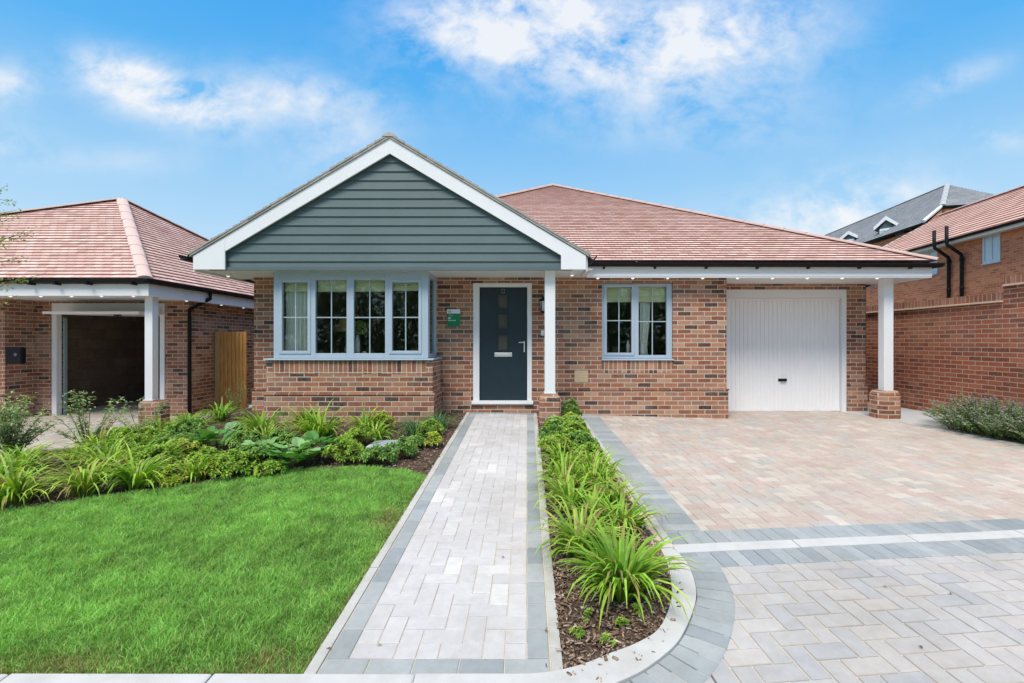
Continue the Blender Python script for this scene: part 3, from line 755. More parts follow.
def airy(X,Y,h,r,label,nst=14,cols=((.30,.45,.20),(.38,.54,.24),(.46,.58,.32)),group=None,name='open_shrub',L=.035,flower=None,nl=26,droop=.3,seed=None):
    if seed: random.seed(seed)
    lv=Leaves(); st=MB(); fl=Leaves(); root=thing(name,(X,Y,g(X,Y)),label,'shrub',group)
    for i in range(nst):
        az=random.uniform(0,2*PI); rr=r*math.sqrt(random.random()); H=h*random.uniform(.55,1.05)
        p=[]; bs=.5 if flower else .12
        for k in range(5):
            t=bs+(1-bs)*(k/4)**1.2; p.append(P3(X+math.cos(az)*rr*t+random.uniform(-.015,.015),Y+math.sin(az)*rr*t,H*(k/4-droop*.3*(k/4)**2)*(1.05-.5*(rr/r)**2)))
        st.tube(p,[.0045,.004,.003,.002,.001],4)
        for k in range(nl):
            t=random.uniform(.05 if flower else .22,1); i0=min(3,int(t*4)); q=p[i0].lerp(p[i0+1],t*4-i0)
            a=random.uniform(0,2*PI); dd=Vector((math.cos(a),math.sin(a),random.uniform(-.2,.8)))
            if random.random()<.5: q=q+dd.normalized()*random.uniform(0,.05)
            lv.leaf(q,dd,L*random.uniform(.6,1.2),L*.5,vary(random.choice(cols),.25),.2)
        if flower:
            e=p[-1]; d=(p[-1]-p[-2]).normalized()
            for k in range(22):
                q=e-d*random.uniform(-.03,.12); a=random.uniform(0,2*PI)
                fl.leaf(q,Vector((math.cos(a),math.sin(a),.5)),.026,.016,vary(flower,.3),.1)
    lv.build('foliage',root); st.build('stem',M['stem'],root)
    if flower: fl.build('flower_spike',root)
    return root
def GP(x,y):
    Y=5
    for i in range(120):
        X=(x-527)*Y/FP; Yn=(1.22-g(X,Y))*FP/(y-341.5); Y=.5*Y+.5*Yn
    return (x-527)*Y/FP,Y
# left bed
GC='strap leaved clumps in the wide bed'
clump(-4.42,4.10,110,.36,.017,YG2,'large yellow green strap leaved clump at the left end of the lawn edge',GC,dead=.14)
clump(-4.02,4.32,90,.34,.016,YG2,'yellow green strap leaved clump just right of the large one at the lawn edge',GC,dead=.12)
clump(-3.68,4.48,90,.34,.016,YG,'bright strap leaved clump leaning over the lawn, third along the lawn edge',GC)
clump(-5.1,4.72,70,.33,.015,YG2,'strap leaved clump at the left frame edge behind the lawn edge row',GC,dead=.12)
clump(-4.55,5.1,60,.30,.014,YG,'strap leaved clump in the middle row behind the lawn edge row on the left',GC)
clump(-4.95,5.5,55,.34,.014,YG2,'upright strap leaved clump in front of the neighbouring driveway',GC)
for (X,Y,n,L,lab) in [(-5.0,7.0,60,.24,'strap leaved clump beside the brick plinth of the white post'),(-4.75,7.35,60,.32,'strap leaved clump nearest the foot of the black downpipe'),(-4.65,6.6,55,.28,'strap leaved clump in front of the timber gate'),
  (-3.55,6.35,85,.40,'strap leaved clump at the left corner of the bay brickwork'),(-3.1,6.7,70,.36,'tall strap leaved clump close to the bay wall, left of its middle'),(-2.68,6.15,85,.44,'tallest upright strap leaved clump under the middle of the bay window'),(-2.25,6.6,60,.36,'strap leaved clump under the right half of the bay window')]:
    clump(X,Y,n,L,.014,YG,lab,GC)
clump(-4.35,8.6,55,.30,.012,[(.07,.22,.05),(.10,.28,.06)],'small dark green grassy clump at the foot of the timber gate',GC)
clump(-1.52,6.45,150,.34,.006,[(.10,.27,.10),(.13,.32,.13)],'fine blue green grassy clump by the right corner of the bay','fine grassy clumps by the bay corner',arch=2.3,spread=.10,dead=.02,name='fine_grass_clump')
clump(-1.28,6.85,130,.32,.006,[(.10,.27,.10),(.14,.34,.12)],'fine blue green grassy clump between the bay corner and the top of the path','fine grassy clumps by the bay corner',arch=2.3,spread=.10,dead=.02,name='fine_grass_clump')
GS='low leafy shrubs in the wide bed'
LIME=[(.36,.56,.08),(.44,.64,.11),(.28,.48,.07)]; MID=[(.25,.46,.11),(.32,.54,.14),(.18,.38,.08)]; GOLD=[(.52,.64,.09),(.58,.68,.14)]
for (x,y,r,h,cols,lab) in [
 (135,452,.26,.20,LIME,'lime green low shrub behind the lawn edge clumps'),(175,452,.22,.16,MID,'mid green low shrub left of the dark broad leaved plant'),
 (150,470,.22,.16,LIME,'lime green low shrub right of the strap clumps at the lawn edge'),(170,484,.16,.10,GOLD,'small golden shrub close to the lawn at the left'),
 (205,472,.20,.15,LIME,'low lime shrub just behind the lawn in the left half of the bed'),(232,476,.20,.16,LIME,'rounded lime shrub near the lawn, left neighbour of the pale one'),
 (258,468,.22,.16,MID,'mid green shrub near the lawn in the centre of the wide bed'),(190,440,.24,.16,MID,'mid green shrub in the second row behind the dark broad leaved plant'),
 (112,440,.22,.12,MID,'mid green shrub beside the neighbouring driveway'),(345,462,.18,.17,LIME,'rounded lime shrub by the lawn below the middle of the bay'),
 (378,464,.17,.13,MID,'mid green shrub in front of the grey drain cover'),(400,458,.15,.14,MID,'mid green shrub right of the grey drain cover'),
 (360,446,.16,.17,LIME,'lime shrub behind the rounded one below the bay'),(431,446,.12,.10,GOLD,'bright golden shrub at the right end of the bed near the path'),
 (430,436,.15,.13,LIME,'lime shrub between the golden shrub and the fine grasses'),(383,430,.14,.16,GOLD,'golden tinted shrub beside the fine grasses under the bay'),
 (280,448,.18,.14,MID,'mid green shrub between the broad leaved plants'),(175,438,.2,.12,LIME,'lime shrub in the back row near the white post')]:
    X,Y=GP(x,y); shrub(X,Y,r,h,.055,cols,lab,nst=int(34*(r/.2)**1.5),group=GS)
DG=[(.12,.34,.08),(.16,.42,.11)]; PG=[(.28,.52,.20),(.34,.58,.22),(.22,.46,.15)]
for (x,y,r,cols,lab) in [(203,452,.20,DG,'dark green broad leaved plant in the left half of the bed'),(222,446,.18,PG,'pale green broad leaved plant just right of the dark one'),
 (262,462,.2,PG,'pale broad leaved plant in the middle of the bed'),(302,464,.2,PG,'large leaved pale plant near the lawn below the bay'),(318,458,.16,DG,'dark broad leaved plant against the tallest strap clump'),(288,470,.14,DG,'small dark broad leaved plant next to the lawn')]:
    X,Y=GP(x,y); broad(X,Y,r,.13,15,cols,lab,'broad leaved plants in the wide bed')
GA='open airy shrubs beside the neighbouring driveway'
airy(-6.1,5.6,.85,.50,'bushy grey green shrub at the left frame edge beside the neighbouring driveway',44,group=GA,L=.055,nl=46)
airy(-5.5,5.95,.88,.42,'thin airy grey green shrub in front of the open garage',20,group=GA,L=.05,nl=42)
airy(-4.95,6.1,.75,.38,'sparse airy shrub right of the open garage, smallest of the airy three',13,group=GA,L=.042,nl=30)
airy(-5.0,8.15,.85,.2,'slender green shrub in front of the timber gate',10,group=None,L=.03,nl=30)
for (X,Y,n,L,lab) in [(-4.80,4.25,80,.36,'strap leaved clump between the two leftmost lawn edge clumps'),(-5.35,5.05,60,.30,'strap leaved clump at the left frame edge, third row from the lawn'),(-4.95,5.25,60,.28,'strap leaved clump between the left edge clumps and the sparse shrub'),(-4.35,5.35,55,.26,'low strap leaved clump behind the middle of the left clumps'),(-4.28,4.85,70,.32,'strap leaved clump filling the gap behind the second lawn edge clump'),(-3.95,5.05,65,.30,'strap leaved clump behind the third lawn edge clump'),(-4.75,5.55,55,.30,'strap leaved clump below the sparse airy shrub'),(-3.30,4.72,60,.24,'smallest strap leaved clump at the right end of the lawn edge row'),
  (-5.05,6.55,50,.26,'strap leaved clump in front of the white post plinth'),(-3.3,6.0,55,.28,'low strap leaved clump in front of the left bay corner'),(-2.0,6.2,50,.26,'low strap leaved clump beside the grey drain cover')]:
    clump(X,Y,n,L,.015,YG if random.random()<.5 else YG2,lab,GC)
for (x,y,r,h,cols,lab) in [(110,462,.2,.15,MID,'mid green shrub among the strap clumps at the left'),(320,440,.18,.14,LIME,'lime shrub squeezed between the back strap clumps'),(245,450,.2,.14,MID,'mid green shrub behind the middle broad leaved plant'),(182,460,.2,.14,GOLD,'golden lime shrub in the centre left of the bed'),(270,476,.13,.10,LIME,'low lime shrub at the lawn edge in the middle'),(415,448,.13,.10,MID,'mid green shrub near the path edging')]:
    X,Y=GP(x,y); shrub(X,Y,r,h,.055,cols,lab,nst=int(34*(r/.2)**1.5),group=GS)
# right bed
GR='strap leaved clumps in the narrow bed'
clump(.55,2.76,120,.37,.017,YG,'largest bright strap leaved clump at the front end of the narrow bed',GR,arch=1.7,spread=.06,dead=.03)
for (X,Y,n,L,lab) in [(.36,3.22,90,.33,'strap leaved clump leaning over the path behind the largest clump'),(.70,3.55,75,.30,'strap leaved clump against the driveway side, behind the largest clump'),(.50,3.62,70,.28,'strap leaved clump in the centre of the bed just behind the two flanking ones'),(.34,4.25,60,.27,'strap leaved clump by the path kerb between the second and third rows'),(.72,4.05,60,.27,'strap leaved clump by the driveway kerb between the second and third rows'),(.72,4.65,55,.25,'strap leaved clump by the driveway kerb in the third row'),(.52,4.9,55,.25,'strap leaved clump in the centre of the rear strap row'),(.36,3.95,70,.30,'strap leaved clump on the path side in the second row'),
   (.60,4.35,70,.30,'strap leaved clump in the middle of the third row'),(.36,4.6,65,.30,'strap leaved clump on the path side in the third row'),(.68,4.95,55,.26,'rearmost strap leaved clump on the driveway side'),(.40,5.15,50,.26,'rearmost strap leaved clump on the path side')]:
    clump(X,Y,n,L,.015,YG if random.random()<.6 else YG2,lab,GR,dead=.08)
GS2='low leafy shrubs in the narrow bed'
for (X,Y,r,h,cols,lab) in [(.70,5.35,.15,.12,LIME,'lime shrub by the driveway kerb right behind the strap clumps'),(.52,5.95,.17,.13,LIME,'lime shrub in the centre of the rear half of the narrow bed'),(.66,6.85,.15,.12,LIME,'lime shrub by the driveway kerb near the house'),(.36,5.6,.2,.15,LIME,'lime shrub next behind the strap clumps of the narrow bed'),(.62,5.75,.2,.15,MID,'mid green shrub on the driveway side behind the strap clumps'),(.38,6.15,.2,.15,MID,'mid green shrub halfway along the rear of the narrow bed'),
   (.62,6.35,.18,.14,LIME,'lime shrub against the driveway kerb in the rear of the narrow bed'),(.40,6.8,.14,.11,LIME,'golden lime shrub in front of the post plinth'),(.68,7.5,.14,.20,MID,'dark topped green shrub against the house wall right of the plinth'),(.64,7.05,.13,.12,GOLD,'golden shrub in front of the dark topped one by the house wall')]:
    shrub(X,Y,r,h,.055,cols,lab,nst=34,group=GS2)
broad(.52,6.75,.22,.12,16,PG,'pale broad leaved plant in the rear of the narrow bed','broad leaved plants in the narrow bed')
for (X,Y,lab) in [(.33,2.55,'tiny green weed in the bark nearest the path'),(.50,2.48,'tiny green weed in front of the largest clump'),(.60,2.60,'tiny green weed by the curved kerb'),(.40,2.36,'tiny green weed at the very front of the narrow bed'),(.26,2.42,'tiny green weed beside the path kerb')]:
    shrub(X,Y,.035,.035,.022,LIME,lab,nst=5,group='small weeds in the bark',name='weed',per=5,cat='weed')
# catmint at the right wall
for (X,Y,lab,sd_) in [(6.72,7.05,'small grey green catmint with mauve spikes at the end of the paved side path',10),(6.78,6.72,'grey green catmint with mauve flower spikes, second from the paved side path',11),(6.92,6.2,'grey green catmint with mauve spikes, middle one along the brick wall',12),(7.02,5.7,'grey green catmint with mauve spikes, nearest one by the brick wall',13)]:
    airy(X,Y,.62,.72,lab,110,((.20,.34,.14),(.26,.44,.18),(.30,.44,.24)),'catmint plants along the brick wall','catmint',.045,(.48,.40,.56),44,.5,sd_)
random.seed(77)
# drain cover
mb=MB(); X,Y=GP(392,446); mb.box(X-.26,X+.26,Y-.2,Y+.2,g(X,Y)-.01,g(X,Y)+.035); mb.box(X-.21,X+.21,Y-.15,Y+.15,g(X,Y)+.03,g(X,Y)+.041,1)
tag(mb.build('drain_cover',[M['slab'],plain('cover_metal',(.33,.38,.43),.6,.1)],bevel=.004),'grey rectangular drain cover lying in the planting bed under the bay window','drain cover')
# ------------------------------------------------------------------ the bungalow
WY=8.0; ZS=2.298
H=thing('bungalow',(0,8,0),'single storey red brick bungalow with dark clad front gable, bay window and white garage door','house')
door_h=(-.909,.084,.165,2.205); win_h=(1.262,2.457,.90,2.205)
mb=MB()
wall(mb,-4.6,3.36,-.35,ZS+.02,WY,WY+.3,[door_h,win_h,(-3.75,-1.66,.96,2.31)])
mb.box(-4.6,-4.3,8.3,19.2,-.35,2.3); mb.box(3.06,3.36,8.3,9.15,-.35,2.3)
GY=8.85; gd=(3.66,5.95,-.3,2.19)
wall(mb,3.36,6.31,-.35,2.32,GY,GY+.25,[gd]); mb.box(6.01,6.31,GY+.25,19.2,-.35,2.3); mb.box(-4.3,6.01,18.9,19.2,-.35,2.3)
# projecting plinth courses
e=.022
for a,b in ((-4.6-e,-4.035),(-1.424,-.93),(.10,3.36+e)): mb.box(a,b,WY-e,WY-.0005,-.35,.40)
mb.box(3.3605,3.36+e,WY,GY-.002,-.35,.40); mb.box(-4.6-e,-4.6005,WY,19,-.35,.4); mb.box(5.955,6.31+e,GY-e,GY-.0005,-.35,.40); mb.box(6.3105,6.31+e,GY,19,-.35,.4)
for a,b in ((-4.6-e-.012,-4.04),(-1.42,-.93),(.10,3.36+e+.012)): mb.box(a,b,WY-e-.014,WY-.0004,.4005,.425)
mb.box(5.955,6.31+e+.012,GY-e-.014,GY-.0004,.4005,.425)
mb.build('wall',M['brick'],H)
# bay brickwork
BY=7.30; bx0,bx1=-4.01,-1.45
mb=MB(); mb.box(bx0,bx1,BY,BY+.1,.40,.93); mb.box(bx0,bx0+.1,BY+.1,WY-.001,.40,.93); mb.box(bx1-.1,bx1,BY+.1,WY-.001,.40,.93)
mb.box(bx0-e-.012,bx1+e+.012,BY-e-.014,BY+.05,.4005,.425); mb.box(bx0-e,bx1+e,BY-e,BY+.1,-.3,.40); mb.box(bx0-e,bx0+.1,BY+.1,WY-.03,-.3,.40); mb.box(bx1-.1,bx1+e,BY+.1,WY-.03,-.3,.40)
mb.build('bay_wall',M['brick'],H)
mb=MB(); mb.box(bx0+.10,bx1-.10,BY-.004,BY+.003,.725,.93); mb.build('soldier_course',M['brick_flat'],H); mb=MB(); mb.box(1.26,2.46,WY-.004,WY+.003,.69,.90)
mb.build('soldier_course',M['brick_flat'],H)
# window builder
def window(name,x0,x1,z0,z1,y,lights,parent,label=None,fw=.055,depth=.07,sill=None,axis='x',bars=True):
    """lights: list of (x0,x1,z0,z1,opener) glass rectangles"""
    mb=MB()
    def bx(m,a,b,c,d,e_,f_,mi=0):
        if axis=='x': m.box(a,b,c,d,e_,f_,mi)
        else: m.box(c,d,a,b,e_,f_,mi)
    holes=[(l[0]-(.035 if l[4] else 0),l[1]+(.035 if l[4] else 0),l[2]-(.035 if l[4] else 0),l[3]+(.035 if l[4] else 0)) for l in lights]
    wall(mb,x0,x1,z0,z1,y,y+depth,holes,axis=axis)
    fr=mb.build(name,M['frame'],parent,bevel=.004)
    if label: fr['label']=label
    for l,h in zip(lights,holes):
        if l[4]:
            m=MB(); f=.003; s0=-.012
            wall(m,h[0]-.012,h[1]+.012,h[2]-.012,h[3]+.012,y+s0,y+.045,[(l[0],l[1],l[2],l[3])],axis=axis); m.build('sash',M['frame'],fr,bevel=.004)
        m=MB(); bx(m,l[0]-.004,l[1]+.004,y+.030,y+.034,l[2]-.004,l[3]+.004); m.build('pane',M['glass'],fr)
        if bars:
            m=MB(); cx=(l[0]+l[1])/2; cz=l[2]+(l[3]-l[2])*.49; bw=.008
            bx(m,cx-bw,cx+bw,y+.018,y+.027,l[2],l[3]); bx(m,l[0],cx-bw,y+.0185,y+.0265,cz-bw,cz+bw); bx(m,cx+bw,l[1],y+.0185,y+.0265,cz-bw,cz+bw)
            m.build('glazing_bar',M['bar'],fr)
    if sill: 
        m=MB(); m.prism([(sill[0],sill[2],z0-.028),(sill[0],sill[3],z0-.028),(sill[0],sill[3],z0-.002),(sill[0],sill[2]+.03,z0-.004),(sill[0],sill[2],z0-.012)],(sill[1]-sill[0],0,0)); m.build('sill',M['frame'],fr,bevel=.002)
    return fr
k=7.31
bl=[]
for a,b,c,d,op in [(282.3,307.7,282.4,350.8,1),(315.4,346.5,280,353.3,0),(353.7,385,280,353.3,0),(392.2,418.6,282.4,350.8,1)]:
    bl.append((px(a,k),px(b,k),pz(d,k),pz(c,k),op))
window('bay_window',-3.90,-1.52,.962,2.296,7.31,bl,H,sill=(bx0-.02,bx1+.02,BY-.05,BY+.15))
window('bay_side_window',7.385,7.995,.962,2.296,-1.59,[(7.44,7.93,1.03,2.22,0)],H,axis='y',bars=True)
window('bay_side_window',7.385,7.995,.962,2.296,-3.90,[(7.44,7.93,1.03,2.22,0)],H,axis='y',bars=True)
m=MB(); m.box(bx1-.11,bx1+.02,BY+.15,WY-.002,.934,.957); m.build('sill',M['frame'],H); m=MB(); m.box(bx0-.02,bx0+.11,BY+.15,WY-.002,.934,.957); m.build('sill',M['frame'],H)
y=WY+.03
window('window',1.264,2.455,.93,2.203,y,[(px(607.1,8),px(631.9,8),1.03,2.14,1),(px(639.1,8),px(667.1,8),.99,2.15,0)],H,sill=(1.255,2.465,WY-.035,WY+.1))
m=MB(); m.box(-3.86,-1.6,7.40,8.25,.90,.925); m.build('window_board',M['white'],H)
# rooms behind the glass
mb=MB()
def room(x0,x1,y0,y1,z0,z1):
    mb.face([(x0,y1,z0),(x1,y1,z0),(x1,y1,z1),(x0,y1,z1)]);mb.face([(x0,y0,z0),(x0,y1,z0),(x0,y1,z1),(x0,y0,z1)]);mb.face([(x1,y0,z0),(x1,y1,z0),(x1,y1,z1),(x1,y0,z1)])
    mb.face([(x0,y0,z0),(x1,y0,z0),(x1,y1,z0),(x0,y1,z0)]);mb.face([(x0,y0,z1),(x1,y0,z1),(x1,y1,z1),(x0,y1,z1)])
room(-4.28,-1.0,8.31,12,0,2.45); room(.6,3.0,8.31,12,0,2.45); mb.build('room_lining',M['roomdark'],H)
# blinds, curtains, ornaments
def blind(x0,x1,y,z0,z1,label,name='roman_blind'):
    m=MB(); n=3; h=(z1-z0)/n
    for i in range(n): m.prism([(x0,y,z0+i*h),(x0,y-.018,z0+i*h+.01),(x0,y-.006,z0+(i+1)*h),(x0,y+.002,z0+(i+1)*h)],(x1-x0,0,0))
    return tag(m.build(name,M['blind']),label,'blind')
for i,l in enumerate(bl): blind(l[0]-.02,l[1]+.02,7.45,pz([292,292,292,291][i],7.45),2.27,['half raised olive blind in the leftmost light of the bay window','half raised olive blind in the second light of the bay window','half raised olive blind in the third light of the bay window','half raised olive blind in the rightmost light of the bay window'][i])
blind(1.30,2.42,8.14,1.89,2.2,'raised olive blind inside the two light window right of the post')
def curtain(x0,x1,y,z0,z1,label,waist=0):
    m=MB(); n=int((x1-x0)/.012); 
    for i in range(n):
        def p(i,z,f=1): 
            u=i/n; xx=x0+(x1-x0)*u*f; return (xx,y+.022*math.sin(u*(x1-x0)*95)+.006*math.sin(u*31),z)
        f=lambda z: 1-waist*math.exp(-((z-1.15)/.28)**2)
        zs=[z0+(z1-z0)*k/6 for k in range(7)]
        for a,b in zip(zs,zs[1:]): m.face([p(i,a,f(a)),p(i+1,a,f(a)),p(i+1,b,f(b)),p(i,b,f(b))])
    return tag(m.build('curtain',M['curtain'],smooth=True),label,'curtain')
curtain(-3.80,-3.38,7.50,.93,2.28,'pale full length curtain behind the leftmost light of the bay window')
curtain(1.95,2.12,8.2,.9,2.2,'pale gathered curtain behind the centre mullion of the two light window',.3)
def vase(X,Y,z,label,h=.22,r=.045,plant=True):
    v=thing('vase',(X,Y,z),label,'vase'); m=MB(); m.lathe((X,Y,z),[(r*.7,0),(r,.3*h),(r,.75*h),(r*.55,.92*h),(r*.65,h)],18); m.build('body',M['vase'],v,smooth=True)
    return v
vase(px(357.5,7.5),7.5,.925,'tall white vase on the bay window board',.40,.036)
shv=thing('house_plant',(px(361,7.55),7.55,1.15),'green leafy house plant standing in the tall white vase of the bay','plant'); lv=Leaves()
for i in range(70):
    a=random.uniform(0,2*PI); p=Vector((px(361,7.55)+math.cos(a)*random.uniform(0,.1),7.55+math.sin(a)*random.uniform(0,.06),1.42+random.uniform(-.09,.11))); lv.leaf(p,Vector((math.cos(a),math.sin(a),random.uniform(-.3,.6))),.07,.04,vary((.55,.80,.28)),.2)
lv.build('leaf',shv); m=MB()
for i in range(5): m.tube([(px(357.5,7.5),7.5,1.30),(px(361,7.55)+random.uniform(-.05,.05),7.55,1.42)],.003,4)
m.build('stem',M['stem'],shv)
vase(px(364,7.5),7.52,.925,'small squat white vase next to the tall one on the bay window board',.14,.05)
vase(px(642,8.2),8.18,.93,'white vase behind the right light of the two light window',.28,.05)
vase(px(628,8.2),8.2,.93,'slim white ornament behind the left light of the two light window',.30,.03)
L_=thing('table_lamp',(px(337,8.1)-.03,8.6,.75),'table lamp with amber shade behind the second light of the bay window','lamp'); m=MB(); X=L_.location.x
m.lathe((X,8.6,1.40),[(.17,0),(.10,.26)],20); m.build('lamp_shade',M['shade'],L_,smooth=True); m=MB(); m.lathe((X,8.6,.75),[(.08,0),(.03,.05),(.05,.25),(.015,.4),(.015,.70)],16); m.build('base',M['vase'],L_,smooth=True)
m=MB(); m.box(X-.3,X+.3,8.4,8.8,.70,.745)
for a in (-.26,.26):
    for b in (8.44,8.76): m.box(X+a-.02,X+a+.02,b-.02,b+.02,0,.70)
tag(m.build('side_table',M['timber']),'wooden side table under the table lamp inside the bay room','table')
# front door
D=thing_part=None
mb=MB(); fx0,fx1=-.907,.082
mb.box(fx0,fx0+.105,WY-.012,WY+.09,.225,2.203); mb.box(fx1-.078,fx1,WY-.012,WY+.09,.225,2.203); mb.box(fx0+.105,fx1-.078,WY-.012,WY+.09,2.137,2.203)
DF=mb.build('door_frame',M['white'],H,bevel=.005)
mb=MB(); mb.box(-.93,.105,WY-.05,WY+.12,.168,.224); mb.build('threshold',M['white'],DF,bevel=.005)
mb=MB(); lights=[(-.487,-.335,pz(308,8),pz(295,8)),(-.487,-.335,pz(328.4,8),pz(314.6,8)),(-.487,-.335,pz(349.5,8),pz(335.4,8))]
wall(mb,-.801,.003,.226,2.136,WY+.035,WY+.08,lights)
DR=mb.build('front_door',M['door'],H)
mb=MB()
for l in lights:
    wall(mb,l[0]-.025,l[1]+.025,l[2]-.025,l[3]+.025,WY+.022,WY+.036,[l])
mb.build('moulding',M['door'],DR,bevel=.003)
mb=MB()
for l in lights: mb.box(l[0],l[1],WY+.045,WY+.05,l[2],l[3])
for dx in (-.02,.02):
    for dz in (-.025,.025):
        cx,cz=-.405+dx,pz(291,8)+dz; mb.prism([(cx-.014,WY+.0345,cz),(cx,WY+.0345,cz-.014),(cx+.014,WY+.0345,cz),(cx,WY+.0345,cz+.014)],(0,-.004,0),1)
mb.build('door_glass',[M['doorglass'],plain('pale_leaded_glass',(.22,.27,.27),.2)],DR)
mb=MB(); mb.tube([(-.045,WY+.03,1.205),(-.045,WY-.015,1.205),(-.14,WY-.018,1.205)],.009,8); mb.box(-.056,-.036,WY+.024,WY+.0345,1.04,1.225); mb.build('handle',M['chrome'],DR,bevel=.003)
mb=MB(); mb.box(px(494.4,8),px(512,8),WY+.018,WY+.0345,.962,1.035); mb.box(px(495.5,8),px(511,8),WY+.010,WY+.018,.972,1.015); mb.build('letter_box',M['chrome'],DR,bevel=.003)
# garage door
mb=MB(); mb.box(3.66,3.735,GY-.01,GY+.1,-.10,2.188); mb.box(5.865,5.948,GY-.01,GY+.1,-.10,2.188); mb.box(3.735,5.865,GY-.01,GY+.1,2.03,2.188)
mb.build('garage_door_frame',M['white'],H,bevel=.005)
mb=MB(); n=27; w_=(5.86-3.74)/n; pr=[]
for i in range(n):
    x=3.74+i*w_; pr+=[(x,GY+.058),(x+.008,GY+.044),(x+w_-.016,GY+.044),(x+w_-.007,GY+.058)]
pr.append((5.86,GY+.058))
for a,b in zip(pr,pr[1:]): mb.face([(a[0],a[1],-.075),(b[0],b[1],-.075),(b[0],b[1],2.028),(a[0],a[1],2.028)])
mb.box(3.74,5.86,GY+.060,GY+.07,-.08,2.03); mb.box(3.745,5.855,GY+.026,GY+.0355,-.078,-.045); mb.box(3.745,5.855,GY+.026,GY+.0355,1.99,2.026)
GD=mb.build('garage_door',M['whitedoor'],H)
mb=MB(); mb.box(4.70,4.86,GY+.028,GY+.0395,.475,.525); mb.tube([(4.78,GY+.03,.50),(4.78,GY+.0,.50)],.016,8); mb.tube([(4.73,GY+.0,.505),(4.83,GY+.0,.495)],.012,8); mb.build('handle',M['black'],GD,bevel=.003)
mb=MB(); mb.box(3.74,5.86,GY+.02,GY+.05,-.10,-.077); mb.build('weather_seal',M['black'],GD)
# roof
EZ=2.52; EY=7.68; AP=(.742,13.55,5.66); XR=6.62; XL=-5.13; YB=19.42
mb=MB()
courses(mb,[(XL,EY,EZ),(XR,EY,EZ),AP],.125,.017,u_dir=(1,0,0),base=.006)
courses(mb,[(XR,EY,EZ),(XR,YB,EZ),AP],.125,.017,u_dir=(0,1,0),base=.006); courses(mb,[(XL,EY,EZ),(XL,YB,EZ),AP],.125,.017,u_dir=(0,1,0),base=.006); courses(mb,[(XL,YB,EZ),(XR,YB,EZ),AP],.125,.017,u_dir=(1,0,0),base=.006)
GX=-2.04; GW=2.975; GZ=4.275; GF=7.04
courses(mb,[(GX+GW,GF,EZ-.02),(GX+GW,7.66,EZ-.02),(GX,11.03,GZ),(GX,GF,GZ)],.125,.017,u_dir=(0,1,0),base=.006)
courses(mb,[(GX-GW,GF,EZ-.02),(GX-GW,7.66,EZ-.02),(GX,11.03,GZ),(GX,GF,GZ)],.125,.017,u_dir=(0,1,0),base=.006)
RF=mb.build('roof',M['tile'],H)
mb=MB(); ridge_run(mb,(XR,EY,EZ+.03),(AP[0],AP[1],AP[2]+.03),.095,.40); ridge_run(mb,(XL,EY,EZ+.03),(AP[0],AP[1],AP[2]+.03),.105,.36); mb.build('hip_tile',M['ridge'],RF,smooth=False)
mb=MB(); ridge_run(mb,(GX,GF+.0,GZ+.002),(GX,10.95,GZ+.002),.10,.4,.55); mb.build('ridge_tile',plain('grey_ridge',(.45,.44,.42),.9,.15,20,.4),RF)
# verge of the gable: tile ends and mortar
mb=MB(); sl=(GZ-EZ+.02)/GW; sa=math.atan(sl); n=int(GW/math.cos(sa)/.125)
for sgn in (-1,1):
    for i in range(n+1):
        t=i/n; x=GX+sgn*GW*(1-t); z=EZ-.02+(GZ-EZ+.02)*t; x2=GX+sgn*GW*(1-(i+1.08)/n); z2=EZ-.02+(GZ-EZ+.02)*(i+1.08)/n
        if i==n: x2,z2=GX,GZ
        th=.022+random.uniform(-.004,.008); y0=GF-.018+random.uniform(-.006,.006)
        mb.prism([(x,y0,z+.002),(x,y0,z+th+.016),(x2,y0,z2+th-.004),(x2,y0,z2+.002)],(0,.16,0),0)
    a=(GX+sgn*(GW+.01),GF-.008,EZ-.055); b=(GX,GF-.008,GZ-.035)
    mb.prism([a,(a[0],a[1],a[2]+.034),(b[0],b[1],b[2]+.034),b],(0,.12,0),0)
mb.build('verge',M['verge'],RF)
mb=MB(); BT=.225
for sgn in (-1,1):
    a=(GX+sgn*(GW-.06),GF+.012,EZ-.025); b=(GX,GF+.012,GZ-.037)
    mb.prism([(a[0],a[1],a[2]-BT*.95),(a[0],a[1],a[2]),b,(b[0],b[1],b[2]-BT)],(0,.03,0))
    xo=GX+sgn*(GW-.06); bwid=.47 if sgn<0 else .37; xi=GX+sgn*(GW-.06-bwid)
    mb.prism([(xo,GF+.009,ZS-.008),(xo,GF+.009,EZ-.03),(xi,GF+.009,EZ-.03+bwid*sl-.03),(xi,GF+.009,ZS-.008)],(0,.028,0))
mb.build('barge_board',M['white'],H)
mb=MB(); courses(mb,[(GX-2.72,7.135,ZS-.012),(GX+2.72,7.135,ZS-.012),(GX+2.72,7.135,ZS+.18),(GX,7.135,GZ-.06),(GX-2.72,7.135,ZS+.18)],.135,.020,u_dir=(1,0,0),base=0)
mb.face([(GX-2.5,7.14,ZS),(GX+2.5,7.14,ZS),(GX,7.14,GZ-.1)]); mb.build('cladding',M['clad'],H)
mb=MB(); mb.box(GX-2.55,GX+2.58,7.085,7.11,ZS-.014,ZS+.030); mb.build('cladding_trim',M['clad'],H)
